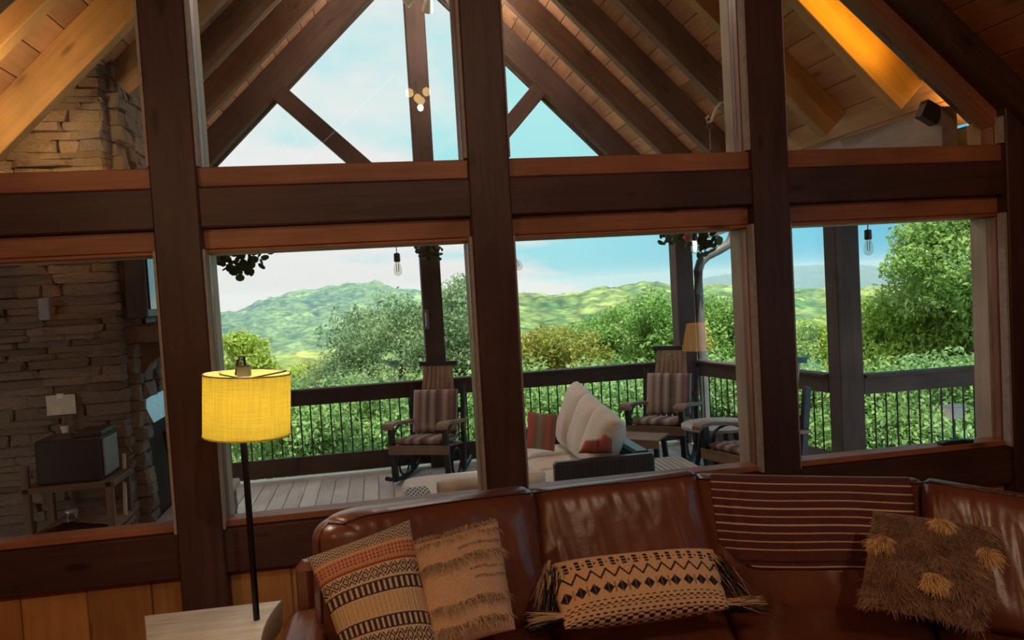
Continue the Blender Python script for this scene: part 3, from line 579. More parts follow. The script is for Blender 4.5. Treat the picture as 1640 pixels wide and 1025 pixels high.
# ================================================================== landscape
az = lambda d: np.radians(d)
def ridge(name, pts, Rr, base_t, base_e, label, c_hi, c_lo, nA, nB, a0, a1, amp, seed, clump, cat='mountain'):
    A_ = np.linspace(a0, a1, nA); T = np.linspace(0, 1, nB); pa, pe = zip(*pts)
    crest = np.interp(A_, pa, pe)
    # soften the interpolated skyline
    k = np.hanning(9); k /= k.sum(); crest = np.convolve(np.pad(crest, 4, 'edge'), k, 'valid')
    AA, TT = np.meshgrid(A_, T); rr = Rr*(1-(1-base_t)*TT)
    el_ = crest[None, :]*(1-TT**0.85)+base_e*TT**0.85
    zz_ = el_*rr
    X = rr*np.sin(az(AA)); Y = rr*np.cos(az(AA)); s = Rr/1000.0
    env = np.clip(TT*5, 0, 1)
    spur = np.abs(fbm(X/(260*s)+TT*0.6, Y/(420*s), 4, seed)-0.5)*2
    zz_ = zz_+env*np.clip((1-TT)*4, 0, 1)*amp*(0.55-spur)*2.0
    can = fbm(X/(13*clump), Y/(13*clump), 3, seed+9); zz_ = zz_+(can-0.5)*9*clump
    v = np.stack([X, Y, zz_+1.75], -1).reshape(-1, 3)
    n1 = fbm(X/(70*clump), Y/(70*clump), 4, seed+3); n2 = fbm(X/(11*clump), Y/(11*clump), 2, seed+4)
    m_ = np.clip(np.clip((n1-0.35)*2.2, 0, 1)*0.45+np.clip((n2-0.3)*2.2, 0, 1)*0.55+(can-0.5)*0.5, 0, 1)
    col = np.array(c_lo)[None, None]*(1-m_[..., None])+np.array(c_hi)[None, None]*m_[..., None]
    idx = np.arange(nA*nB).reshape(nB, nA); fc = np.stack([idx[:-1, :-1], idx[1:, :-1], idx[1:, 1:], idx[:-1, 1:]], -1).reshape(-1, 4)
    o = link(name, npmesh(name, v, fc, col.reshape(-1, 3), True), M['land']); tag(o, label, cat); return o
ridge('forested_mountain', [(-40, -0.03), (-20, -0.02), (-14, -.016), (-11.1, -.0123), (-9.66, -.0087), (-7.5, .0021), (-5.4, .0092), (-3.2, .0125), (-1.85, .0167), (-.07, .0165), (1.7, .0053), (3.5, .0019), (7, -.006), (12, -.03), (16, -0.04)], 2300, 0.52, -0.082,
      'blue-green forested mountain with rounded peak seen through the left windows', (0.24, 0.38, 0.13), (0.05, 0.13, 0.07), 1000, 230, -30, 16, 30, 11, 2.1)
ridge('forested_ridge', [(-4, -0.05), (2, -.02), (5, -.004), (6.7, .0034), (10.15, -.0081), (12.2, -.0141), (13.8, -.0149), (15.9, -.0098), (18.2, -.0064), (20, -.0043), (21.5, -.009), (24, -.0121), (26, -.0142), (29.6, -.0237), (31, -.0242), (45, -.03), (60, -.03)], 1000, 0.45, -0.085,
      'bright green wooded ridge filling the view of the third window', (0.33, 0.42, 0.12), (0.06, 0.15, 0.05), 1050, 230, -1, 50, 14, 23, 1.15)
ridge('distant_mountain', [(16, -.03), (20, -.02), (24, -.0035), (26, -.0003), (29.7, .0043), (31.5, .0038), (33.7, .0014), (35, -.0015), (36.8, -.0129), (42, -.02), (55, -0.02)], 5600, 0.7, -0.03,
      'faint blue far mountain beyond the thick post on the right', (0.10, 0.18, 0.10), (0.05, 0.12, 0.08), 300, 50, 16, 50, 60, 31, 3.0)
# valley floor and the wooded slope below the deck
nA, nB = 700, 240; A_ = np.linspace(-55, 75, nA); rr = np.geomspace(9.6, 1900, nB); AA, RR = np.meshgrid(A_, rr)
zz_ = np.interp(RR, [9.6, 14, 25, 60, 150, 600, 1900], [-2.6, -4.2, -8.0, -14, -23, -52, -118])
X = RR*np.sin(az(AA)); Y = RR*np.cos(az(AA)); cs = np.clip(RR/200, 0.12, 1.2)
zz_ = zz_+(fbm(X/14, Y/14, 4, 41)-0.5)*np.clip(RR*0.06, 0.6, 8)+(fbm(X/160, Y/160, 3, 44)-0.5)*np.clip(RR*0.05, 0, 35)
n1 = fbm(X/50, Y/50, 4, 51); n2 = vn(X/3.2, Y/3.2, 52); m_ = np.clip((n1-0.3)*2, 0, 1)*0.6+n2*0.4
col = np.array((0.09, 0.19, 0.05))*(1-m_[..., None])+np.array((0.44, 0.50, 0.13))*m_[..., None]
idx = np.arange(nA*nB).reshape(nB, nA); fc = np.stack([idx[:-1, :-1], idx[:-1, 1:], idx[1:, 1:], idx[1:, :-1]], -1).reshape(-1, 4)
o = link('ground', npmesh('ground', np.stack([X, Y, zz_], -1).reshape(-1, 3), fc, col.reshape(-1, 3), True), M['land']); o['kind'] = 'structure'
# summer haze lying in the valley air
hz = box('valley_haze', -4500, 7000, 180, 7500, -900, 45, M['haze'], None, 0.0); hz['kind'] = 'stuff'; hz['label'] = 'pale blue summer haze in the valley air'
def ground_z(x, y): return float(np.interp(math.hypot(x, y), [9.6, 14, 25, 60, 150, 600, 1900], [-2.6, -4.2, -8.0, -14, -23, -52, -118]))

def tree(name, label, cx, cy, cz, rx, ry, rz, nclump, per, leaf, c1, c2, seed, trunk=True, cl_r=0.5, cat='tree', group=None, twig=0.0, gap=0.0):
    g = np.random.default_rng(seed)
    # clump centres spread over the crown shell and inside
    d = g.normal(size=(nclump, 3)); d /= np.linalg.norm(d, axis=1)[:, None]; rad = g.uniform(0.25, 1.0, nclump)**0.5
    cen = d*rad[:, None]*np.array([rx, ry, rz])+np.array([cx, cy, cz])
    tone = g.uniform(0, 1, nclump)
    n_ = nclump*per; ci = np.repeat(np.arange(nclump), per)
    off = g.normal(size=(n_, 3)); off /= np.linalg.norm(off, axis=1)[:, None]; off *= (g.uniform(0.1, 1.0, n_)**0.6)[:, None]*cl_r
    off[:, 2] *= 0.65
    P = cen[ci]+off
    a = g.normal(size=(n_, 3)); a[:, 2] -= 0.5; a /= np.linalg.norm(a, axis=1)[:, None]
    b_ = np.cross(a, g.normal(size=(n_, 3))+np.array([0, 0, 1.5])); b_ /= np.linalg.norm(b_, axis=1)[:, None]+1e-9
    s = (leaf*g.uniform(0.6, 1.3, n_))[:, None]
    V = np.stack([P, P+a*s*0.5+b_*s*0.26, P+a*s, P+a*s*0.5-b_*s*0.26], 1).reshape(-1, 3)
    fc = np.arange(n_*4).reshape(-1, 4)
    tt = np.clip(tone[ci]*0.55+g.uniform(0, 1, n_)*0.45, 0, 1)[:, None]
    col = np.array(c1)*(1-tt)+np.array(c2)*tt
    r = empty(name, (cx, cy, ground_z(cx, cy)), label=label, cat=cat, group=group)
    o = link('foliage', npmesh('foliage', V, fc, np.repeat(col, 4, axis=0)), M['leaf'], r)
    if trunk:
        mb_ = MB(); gz_ = ground_z(cx, cy)-0.5; tr_ = max(rx, rz)*0.035+0.03
        top = Vector((cx+g.normal()*0.2, cy, cz+rz*0.5)); base = Vector((cx+g.normal()*0.3, cy, gz_)); mid = (top+base)/2+Vector((g.normal()*0.2, 0, 0))
        mb_.tube([base, mid, top], [tr_*1.6, tr_, tr_*0.3], 7)
        for k in range(9):
            q = cen[g.integers(nclump)]; s0 = mid.lerp(top, g.uniform(-0.3, 0.7)); e_ = Vector(q); m2 = s0.lerp(e_, 0.5)+Vector((0, 0, 0.15*g.normal()))
            mb_.tube([s0, m2, e_], [tr_*0.45, tr_*0.28, tr_*0.08], 5)
        mb_.build('trunk', M['bark'], r)
    return r
G1, G2 = (0.12, 0.30, 0.06), (0.42, 0.62, 0.20)     # mid green
Y1, Y2 = (0.26, 0.42, 0.05), (0.62, 0.70, 0.18)      # yellow green
S1, S2 = (0.14, 0.25, 0.12), (0.42, 0.56, 0.30)      # silvery green
def at(px, py, Y): return oY(px, py, Y)
TR = [
 # name, label, px, py (crown centre), Y, rx, ry, rz, clumps, per, leaf, colours, seed
 ('leafy_tree', 'grey-green airy tree crown rising left of the middle deck post', 640, 610, 16, 1.95, 1.7, 1.65, 150, 130, 0.13, S1, S2, 1),
 ('leafy_tree', 'tall thin-leaved tree just right of the middle deck post', 745, 600, 15, 0.95, 1.0, 1.85, 90, 120, 0.13, S1, S2, 2),
 ('leafy_tree', 'yellow-green bushy tree low behind the floor lamp shade', 500, 655, 24, 2.6, 2.2, 1.35, 120, 120, 0.17, Y1, Y2, 3),
 ('leafy_tree', 'bright green sapling top seen above the lamp shade', 385, 600, 20, 0.75, 0.75, 1.0, 40, 90, 0.20, Y1, Y2, 4),
 ('leafy_tree', 'green tree with russet tinted top in the third window', 885, 600, 19, 1.35, 1.3, 1.25, 100, 120, 0.15, (0.22, 0.30, 0.05), (0.60, 0.55, 0.16), 5),
 ('leafy_tree', 'full green tree between the ridge and the downspout corner', 1015, 570, 20, 1.9, 1.6, 1.45, 150, 130, 0.17, G1, G2, 6),
 ('leafy_tree', 'green tree crown close to the left side of the corner post', 1065, 560, 14, 0.62, 0.8, 1.25, 60, 110, 0.14, G1, G2, 7),
 ('leafy_tree', 'green tree crown showing between downspout and third window jamb', 1150, 570, 17, 1.5, 1.3, 1.35, 110, 120, 0.17, G1, G2, 8),
 ('leafy_tree', 'green tree seen left of the thick post in the rightmost window', 1285, 600, 18, 1.4, 1.2, 1.35, 90, 120, 0.17, Y1, Y2, 9),
 ('leafy_tree', 'large overhanging tree filling the rightmost window', 1570, 415, 12.0, 1.65, 1.5, 1.25, 120, 140, 0.15, (0.15, 0.34, 0.07), (0.50, 0.68, 0.25), 10),
 ('leafy_tree', 'broad bright tree beneath the overhanging branches on the right', 1500, 570, 13.0, 1.75, 1.4, 1.55, 190, 150, 0.15, (0.18, 0.38, 0.05), (0.56, 0.72, 0.20), 11),
]
for (nm, lb, px, py, Y, rx, ry, rz, nc, per, lf, a, b_, sd) in TR:
    p = at(px, py, Y); tree(nm, lb, p.x, p.y, p.z, rx, ry, rz, int(nc*1.2), int(per*1.9), lf*0.66, a, b_, sd, cl_r=0.46 if rx > 1 else 0.35)
SH = [
 ('dense green shrub behind balusters at the far left of the railing', 420, 705, 12.5, 1.35), ('green shrub behind balusters right of the lamp shade', 520, 700, 12.0, 1.25),
 ('green shrub behind the left rocking chair', 610, 690, 12.5, 1.3), ('green shrub behind the middle post base', 710, 680, 12.5, 1.2),
 ('green shrub behind the timber post of the glazed wall', 800, 675, 12.5, 1.2), ('green shrub behind the striped red outdoor pillow', 880, 665, 12.0, 1.2),
 ('bright green shrub between pillow and far rocking chair', 965, 660, 12.5, 1.2), ('green shrub behind the far rocking chair', 1050, 650, 12.5, 1.15),
 ('green shrub behind the side railing', 1160, 650, 12.0, 1.25), ('green shrub behind the third glazed wall post', 1240, 650, 11.5, 1.2),
 ('green shrub at the left side of the thick post', 1300, 665, 10.5, 1.15), ('green shrub at the right side of the thick post', 1390, 670, 9.8, 1.15),
 ('green shrub below the bird feeder', 1490, 665, 9.6, 1.2), ('green shrub at the right end of the railing', 1585, 660, 9.6, 1.2),
 ('green shrub low beyond the left end of the deck', 20, 800, 10.5, 1.4)]
for k, (lb, px, py, Y, rad) in enumerate(SH):
    p = at(px, py, Y); tree('shrub', lb, p.x, p.y, p.z-0.35, rad*1.0, rad*0.8, rad*0.95, 85, 210, 0.086, (0.15, 0.32, 0.09) if k % 3 else (0.13, 0.30, 0.10), (0.50, 0.70, 0.28) if k % 2 else (0.45, 0.66, 0.30), 40+k, trunk=True, cl_r=0.4, cat='shrub')

# ================================================================== cloth & cushion surfaces
def stripes_wine(u, v):
    n_ = np.floor(u*26); k = hsh(n_, n_*0+3, 3)
    pal = np.array([(0.26, 0.17, 0.15), (0.46, 0.35, 0.30), (0.13, 0.10, 0.11), (0.36, 0.22, 0.19), (0.56, 0.46, 0.40)])
    return pal[(k*4.99).astype(int)]
def slab(name, corners, T, m_, parent=None, p=6.0, q=3.0, n=24, col=None, pinch=0.0, disp=None, rc=(0, 0, 0, 0), sag=0.0):
    bl, br, tr_, tl = [np.array(c, float) for c in corners]
    nx = n; ny = n
    u = np.linspace(-1, 1, nx); v = np.linspace(-1, 1, ny)
    # denser sampling near the rims
    u = np.sin(u*PI/2)*0.5+u*0.5; v = np.sin(v*PI/2)*0.5+v*0.5
    def surf(U, V, side):
        Uo, Vo = U, V
        for (su, sv, rr_) in ((-1, -1, rc[0]), (1, -1, rc[1]), (1, 1, rc[2]), (-1, 1, rc[3])):
            if rr_ > 0:
                dx = np.clip((U*su-(1-rr_))/rr_, 0, None); dy = np.clip((V*sv-(1-rr_))/rr_, 0, None); hyp = np.hypot(dx, dy); k_ = np.where(hyp > 1e-6, np.maximum(dx, dy)/np.maximum(hyp, 1e-6), 1.0)
                inn = (dx > 0) & (dy > 0); U = np.where(inn, su*((1-rr_)+dx*k_*rr_), U); V = np.where(inn, sv*((1-rr_)+dy*k_*rr_), V)
        U2 = U*(1-pinch*(1-V**2)); V2 = V*(1-pinch*(1-U**2))-sag*(1-U**2)*(V > 0)*V
        a = (U2+1)/2; b_ = (V2+1)/2
        P = bl*(1-a)[..., None]*(1-b_)[..., None]+br*a[..., None]*(1-b_)[..., None]+tr_*a[..., None]*b_[..., None]+tl*(1-a)[..., None]*b_[..., None]
        th = T/2*np.clip(1-np.abs(Uo)**p, 0, 1)**(1/q)*np.clip(1-np.abs(Vo)**p, 0, 1)**(1/q)
        nn = np.cross(br-bl, tl-bl); nn /= np.linalg.norm(nn)
        d = disp(U, V)*np.clip(th/(T/2)*1.5, 0, 1) if disp is not None and side > 0 else 0
        return P+nn*((th+d)*side+ (0 if side > 0 else 0))[..., None]
    U, V = np.meshgrid(u, v); Fr = surf(U, V, 1); Bk = surf(U, V, -1)
    # nn points towards the viewer when corners run counter-clockwise seen from the front
    vv = np.concatenate([Fr.reshape(-1, 3), Bk.reshape(-1, 3)]); idx = np.arange(nx*ny).reshape(ny, nx); K = nx*ny
    f1 = np.stack([idx[:-1, :-1], idx[:-1, 1:], idx[1:, 1:], idx[1:, :-1]], -1).reshape(-1, 4); f2 = f1[:, ::-1]+K
    cc = None
    if col is not None:
        c_ = col((U+1)/2, (V+1)/2).reshape(-1, 3); cc = np.concatenate([c_, c_])
    # local origin at centre
    c0 = vv.mean(0); me = npmesh(name, vv-c0, np.concatenate([f1, f2]), cc, True)
    bm = bmesh.new(); bm.from_mesh(me); bmesh.ops.remove_doubles(bm, verts=bm.verts, dist=1e-5); bm.to_mesh(me); bm.free()
    o = link(name, me, m_, parent, Matrix.Translation(Vector(c0)))
    o_s = surf
    return o, o_s
def welt(name, pts, r, m_, parent): return MB().tube(pts, r, 6).build(name, m_, parent, smooth=True)

# ================================================================== porch furniture
def rocker_proto():
    r = empty('rocking_chair', label='x', cat='rocking chair')
    for s in (-1, 1):
        x = 0.27*s
        pts = [(x, -0.46+0.092*k, 0.022+0.085*((-0.46+0.092*k)/0.46)**2) for k in range(11)]
        MB().tube(pts, 0.022, 6).build('rocker', M['black'], r, smooth=True)
        MB().bar((x, -0.25, 0.03), (x, -0.30, 0.575), 0.045, 0.06, (0, 1, 0)).build('leg', M['black'], r)
        MB().bar((x, 0.20, 0.03), (x, 0.32, 0.88), 0.04, 0.06, (0, 1, 0)).build('leg', M['black'], r)
        # curled arm
        a = MB(); prof = [(-0.38, 0.575), (-0.36, 0.60), (-0.26, 0.605), (-0.1, 0.585), (0.05, 0.56), (0.2, 0.545), (0.30, 0.54)]
        vs = []; 
        for y, z in prof:
            w_ = 0.045 if y > -0.1 else 0.055
            vs += [(x-w_, y, z), (x+w_, y, z), (x+w_, y, z-0.028), (x-w_, y, z-0.028)]
        fc = []
        for i in range(len(prof)-1):
            for k in range(4): fc.append((i*4+k, i*4+(k+1) % 4, (i+1)*4+(k+1) % 4, (i+1)*4+k))
        fc += [(3, 2, 1, 0), tuple(4*(len(prof)-1)+k for k in range(4))]
        a.add(vs, fc); a.build('armrest', M['tan'], r)
        MB().tube([(x, -0.28+0.24*(1-math.cos(t))*1.0, 0.35+0.20*math.sin(t)) for t in np.linspace(0.1, PI/2+0.7, 9)], 0.012, 6).build('arm_hoop', M['black'], r, smooth=True)
        MB().tube([(x, -0.02+0.13*math.cos(t), 0.17+0.13*math.sin(t)) for t in np.linspace(0, 2*PI, 17)[:-1]], 0.012, 6, True).build('ring', M['black'], r, smooth=True)
    MB().box(-0.30, 0.30, -0.32, -0.29, 0.30, 0.385).build('seat_apron', M['tan'], r)
    for k in range(6): y = -0.28+0.09*k; MB().box(-0.27, 0.27, y, y+0.075, 0.36-0.012*k, 0.378-0.012*k).build('seat_slat', M['tan'], r)
    slab('seat_cushion', [(-0.25, -0.30, 0.415), (0.25, -0.30, 0.415), (0.25, 0.17, 0.37), (-0.25, 0.17, 0.37)], 0.075, M['fabric'], r, n=14, col=stripes_wine, q=2.2, disp=lambda U, V: 0.004*np.sin(V*18))
    # fan back
    for k in range(7):
        a = (k-3); xb = a*0.062; xt = a*0.044
        mb_ = MB(); mb_.add([(xb-.026, .182, .36), (xb+.026, .182, .36), (xb+.026, .198, .36), (xb-.026, .198, .36), (xt-.018, .377, 1.07), (xt+.018, .377, 1.07), (xt+.018, .393, 1.07), (xt-.018, .393, 1.07)], [(0, 3, 2, 1), (4, 5, 6, 7), (0, 1, 5, 4), (1, 2, 6, 5), (2, 3, 7, 6), (3, 0, 4, 7)]); mb_.build('back_slat', M['tan'], r)
    MB().bar((-0.20, 0.395, 1.085), (0.20, 0.395, 1.085), 0.045, 0.045).build('top_rail', M['black'], r)
    MB().bar((-0.27, 0.29, 0.62), (0.27, 0.29, 0.62), 0.02, 0.05).build('cross_rail', M['black'], r)
    slab('back_cushion', [(-0.235, 0.165, 0.42), (0.235, 0.165, 0.42), (0.235, 0.262, 0.835), (-0.235, 0.262, 0.835)], 0.07, M['fabric'], r, n=14, col=stripes_wine, q=2.2)
    return r
rk0 = rocker_proto()
for ch in [o for o in C.objects if o.parent == rk0]: pass
rk0.location = (0.42, 7.56, DZ); rk0.rotation_euler = (0, 0, R_(-24)); rk0['label'] = 'black and tan rocking chair with striped cushions beside the middle post'
rk0['group'] = 'rocking chairs on the porch'
copy_tree(rk0, (2.78, 7.42, DZ), R_(-38), 'black and tan rocking chair with striped cushions in the right deck corner')
copy_tree(rk0, (2.99, 5.90, DZ), R_(-72), 'rocking chair at the right, half hidden by a wall post, facing left')
# wicker loveseat (right) ------------------------------------------------
ws = empty('wicker_sofa', (1.55, 6.2, DZ), label='dark wicker outdoor sofa with pale cushions and its end panel towards the house', cat='sofa')
def wbox(n, *a): return box(n, *a, M['wicker'], ws, 0.02)
wbox('arm', 1.19, 1.95, 5.42, 5.51, DZ, 0.455); wbox('arm', 1.19, 1.95, 6.98, 7.1, DZ, 0.42)
wbox('back_panel', 1.83, 1.955, 5.515, 6.975, DZ, 0.46); wbox('base', 1.19, 1.825, 5.52, 6.975, DZ+0.05, 0.13)
for y0 in (5.58, 6.05, 6.52):
    slab('seat_cushion', [(1.16, y0, 0.20), (1.82, y0, 0.20), (1.82, y0+0.455, 0.20), (1.16, y0+0.455, 0.20)], 0.15, M['cream'], ws, n=16, p=8, q=3)
for y0, zt in ((5.62, 0.70), (6.05, 0.74), (6.46, 0.80)):
    slab('back_cushion', [(1.59, y0+0.47, 0.28), (1.59, y0, 0.28), (1.76, y0-0.01, zt-0.02), (1.76, y0+0.43, zt+0.05)], 0.24, M['cream'], ws, n=26, p=4, q=2.0, disp=lambda U, V: 0.004*np.sin(U*5+V*4), rc=(0, 0, 0.12, 0.12))
# outdoor cushions on it
def red_stripe(u, v):
    pal = np.array([(0.55, 0.14, 0.11), (0.27, 0.21, 0.17), (0.36, 0.29, 0.23), (0.22, 0.18, 0.15)]); k = np.floor(u*7+0.4).astype(int) % 7; m7 = np.array([0, 0, 1, 2, 1, 0, 3])
    return pal[m7[k]]
o, _ = slab('striped_cushion', [oY(843, 718, 6.55), oY(888, 723, 6.50), oY(893, 664, 6.62), oY(845, 659, 6.66)], 0.15, M['fabric'], None, p=2.6, q=1.7, n=26, col=red_stripe, pinch=0.03); tag(o, 'square red and brown striped cushion standing on the wicker sofa', 'cushion')
def redc(u, v):
    a = np.stack([0.50+0*u, 0.13+0*u, 0.10+0*u], -1); m_ = (np.abs(v-0.92) < 0.09)[..., None]; return np.where(m_, np.array((0.50, 0.42, 0.34)), a)
for (a, b_, c_, d_, lb) in (((926, 726), (955, 727), (960, 702), (938, 704), 'small red cushion tilted on the wicker sofa, the left one of two'), ((944, 727), (981, 726), (980, 700), (970, 690), 'small red pointed cushion leaning on the nearest pale back cushion')):
    o, _ = slab('red_cushion', [oY(*a, 5.56), oY(*b_, 5.55), oY(*c_, 5.58), oY(*d_, 5.59)], 0.10, M['fabric'], None, p=2.6, q=1.7, n=18, col=redc, pinch=0.04); tag(o, lb, 'cushion')
# wicker daybed (left) ---------------------------------------------------
ws = empty('wicker_daybed', (0.55, 5.6, DZ), label='low wicker lounge seat with pale mattress in front of the left rocking chair', cat='lounge seat')
wbox('arm', 0.10, 0.27, 4.72, 5.25, DZ, 0.42); wbox('back_panel', 0.10, 1.05, 4.60, 4.70, DZ, 0.42); wbox('base', 0.12, 1.05, 4.76, 6.22, DZ+0.05, 0.10)
slab('seat_cushion', [(0.10, 5.26, 0.19), (1.06, 5.26, 0.19), (1.06, 6.26, 0.19), (0.10, 6.26, 0.19)], 0.18, M['cream'], ws, n=22, p=9, q=3.2)
slab('back_cushion', [(0.29, 4.83, 0.20), (0.98, 4.83, 0.20), (0.98, 4.76, 0.565), (0.29, 4.76, 0.565)], 0.19, M['cream'], ws, n=22, p=7, q=2.6, disp=lambda U, V: 0.008*np.sin(U*6+V*4))
def lattice(u, v):
    a = (np.sin((u+v)*28) > 0.35) | (np.sin((u-v)*28) > 0.35); return np.where(a[..., None], np.array((0.75, 0.80, 0.82)), np.array((0.03, 0.04, 0.05)))
o, _ = slab('arm_top_weave', [(0.115, 4.80, 0.43), (0.255, 4.80, 0.43), (0.255, 5.22, 0.43), (0.115, 5.22, 0.43)], 0.02, M['fabric'], ws, n=70, p=10, q=4, col=lattice); o['label'] = 'black and white lattice weave on the arm'
# footstool ---------------------------------------------------------------
ft = empty('footstool', (2.36, 6.98, DZ), R_(-38), label='tan slatted footstool with black frame in front of the corner rocking chair', cat='footstool')
pf = Matrix.Translation((2.36, 6.98, DZ)) @ Matrix.Rotation(R_(-38), 4, 'Z')
for k in range(4): MB().box(-0.24, 0.24, -0.17+0.085*k, -0.095+0.085*k, 0.33, 0.35).build('slat', M['tan'], ft, pf)
MB().box(-0.25, 0.25, -0.185, -0.172, 0.27, 0.348).build('apron', M['tan'], ft, pf)
for sx in (-1, 1):
    for sy in (-1, 1): MB().bar((sx*0.22, sy*0.15, 0.0), (sx*0.2, sy*0.11, 0.33), 0.04, 0.05, (0, 1, 0)).build('leg', M['black'], ft, pf)
    MB().bar((sx*0.22, -0.18, 0.05), (sx*0.22, 0.18, 0.05), 0.04, 0.04).build('runner', M['black'], ft, pf)
# round side table ----------------------------------------------------------
c0 = Vector((2.97, 6.55, 0)); rt = empty('round_side_table', (c0.x, c0.y, DZ), label='round pale-topped side table with black legs between the rocking chairs', cat='table')
for k in range(5):
    x0 = -0.33+0.132*k; x1 = x0+0.127; pp = []
    for t in np.linspace(0, 1, 7): xx = x0+(x1-x0)*t; pp.append((xx, -math.sqrt(max(0, 0.331**2-xx**2))))
    for t in np.linspace(1, 0, 7): xx = x0+(x1-x0)*t; pp.append((xx, math.sqrt(max(0, 0.331**2-xx**2))))
    n_ = len(pp); mb_ = MB(); mb_.add([(c0.x+a, c0.y+b_, 0.375) for a, b_ in pp]+[(c0.x+a, c0.y+b_, 0.40) for a, b_ in pp], [tuple(range(n_-1, -1, -1)), tuple(range(n_, 2*n_))]+[(i, (i+1) % n_, (i+1) % n_+n_, i+n_) for i in range(n_)])
    mb_.build('slat', M['paleslat'], rt)
for k in range(4):
    a = PI/4+k*PI/2; MB().bar((c0.x+0.24*math.cos(a), c0.y+0.24*math.sin(a), DZ), (c0.x+0.14*math.cos(a), c0.y+0.14*math.sin(a), 0.375), 0.04, 0.05, (0.3, 1, 0)).build('leg', M['black'], rt)
MB().lathe([(0.14, 0), (0.15, 0.01), (0.15, 0.03), (0.14, 0.04)], (c0.x, c0.y, 0.05), 16).build('shelf', M['black'], rt)
# slat table -----------------------------------------------------------------
sl = empty('slat_side_table', (2.2, 5.65, DZ), label='low side table with pale narrow slats behind the wicker sofa end', cat='table')
for k in range(8): box('slat', 1.985+0.045*k, 2.022+0.045*k, 5.40, 5.93, 0.28, 0.298, M['paleslat'], sl, 0.003)
for x in (1.99, 2.30):
    for y in (5.43, 5.88): box('leg', x, x+.035, y, y+.035, DZ, 0.279, M['black'], sl)
box('rail', 1.99, 2.335, 5.41, 5.43, 0.24, 0.279, M['black'], sl); box('rail', 1.99, 2.335, 5.90, 5.92, 0.24, 0.279, M['black'], sl)

# ================================================================== string lights, garlands, hook, flood light
def bulb(px, py, Y, lit, label, tilt=0):
    p = oY(px, py, Y); r = empty('string_bulb', p, label=label, cat='light bulb', group='porch string bulbs')
    mw = Matrix.Translation(p) @ Matrix.Rotation(tilt, 4, 'Y')
    MB().lathe([(0.010, 0.135), (0.024, 0.13), (0.026, 0.07), (0.020, 0.062)], (0, 0, 0), 12).build('socket', M['black'], r, mw, True)
    MB().lathe([(0.018, 0.062), (0.030, 0.02), (0.034, -0.01), (0.028, -0.035), (0.010, -0.048), (0.002, -0.05)], (0, 0, 0), 16).build('glass', M['bulbglass'], r, mw, True); gl_ = [o for o in C.objects if o.parent == r and o.name.startswith('glass')][-1]
    MB().tube([(-0.01, 0, 0.05), (-0.008, 0, -0.015), (0.008, 0, -0.015), (0.01, 0, 0.05)], 0.003 if not lit else 0.007, 5).build('filament', M['bulbglow'] if lit else M['filament'], gl_, mw)
    MB().tube([(0, 0, 0.13), (0, 0, 0.22)], 0.004, 5).build('hanger', M['black'], r, mw); return p
SB = [(637, 432, 6.3, False, 'unlit string bulb hanging left of the middle deck post', 0), (829, 424, 6.3, False, 'unlit string bulb tilting out from behind the wall post', -0.5), (1113, 397, 6.2, True, 'glowing string bulb in front of the right corner garland', 0), (1391, 398, 5.0, False, 'string bulb hanging beside the thick post in the rightmost window', 0)]
Pb = [bulb(*a) for a in SB]
wr = []
for a, b_ in zip(Pb[:-1], Pb[1:]):
    for t in np.linspace(0, 1, 12)[:-1]: q = a.lerp(b_, t); wr.append((q.x, q.y, q.z+0.21-0.10*math.sin(PI*t)*0+0.03*math.sin(PI*t)))
wr = [(-1.8, 6.3, Pb[0].z+0.25)]+wr+[(Pb[3].x, Pb[3].y, Pb[3].z+0.21), (4.1, 5.4, 2.12)]
o = MB().tube(wr, 0.007, 5).build('string_light_wire', M['black']); tag(o, 'thin black wire of the porch string lights', 'wire')
def garland(name, pts, n_, label, spread, flower=None, leaf=0.05, seed=1, dark=False):
    g = np.random.default_rng(seed); r = empty(name, pts[0], label=label, cat='garland')
    MB().tube(pts, 0.006, 5).build('vine', M['bark'], r)
    V = []; Fc = []; cols = []
    for i in range(n_):
        t = g.uniform(0, len(pts)-1.001); k = int(t); P = np.array(Vector(pts[k]).lerp(Vector(pts[k+1]), t-k))+g.normal(size=3)*spread
        a = g.normal(size=3); a /= np.linalg.norm(a); b_ = np.cross(a, g.normal(size=3)); b_ /= np.linalg.norm(b_); s = leaf*g.uniform(0.7, 1.2); k0 = len(V)
        nn = 8
        for j in range(nn): an = 2*PI*j/nn; V.append(P+a*s*math.cos(an)+b_*s*math.sin(an)*0.8)
        Fc.append(tuple(range(k0, k0+nn))); cc = np.array((0.035, 0.07, 0.035))*g.uniform(0.6, 1.6); cols += [cc]*nn
    me = npmesh('leaves', V, Fc, np.array(cols)); link('leaves', me, M['leaf'], r)
    if flower:
        for q in flower:
            mb_ = MB()
            for k in range(6): a = k*PI/3; mb_.tube([q, (q[0]+0.045*math.cos(a), q[1]-0.02, q[2]+0.045*math.sin(a))], [0.008, 0.022], 6)
            mb_.build('flower', M['flower'], r)
    return r
M['flower'] = flat('faded_red_petal', (0.42, 0.10, 0.08), 0.8)
pts = [oY(352, 404, 5.8), oY(362, 425, 5.8), oY(378, 418, 5.8), oY(386, 432, 5.8), oY(402, 424, 5.8), oY(407, 408, 5.8), oY(425, 402, 5.8), oY(436, 392, 5.8)]
garland('hanging_garland', pts, 95, 'dark round-leaved garland hanging at the top left of the second window', 0.035, leaf=0.036, seed=3)
MB().tube([oY(402, 424, 5.8), oY(400, 300, 5.8)], 0.003, 5).build('hanging_wire', M['black'], [o for o in C.objects if o.name == 'hanging_garland'][0])
pts = [oY(1062, 380, 7.8), oY(1085, 376, 7.8), oY(1100, 385, 7.8), oY(1125, 378, 7.8), oY(1135, 392, 7.8), oY(1128, 402, 7.8), oY(1150, 378, 7.8)]
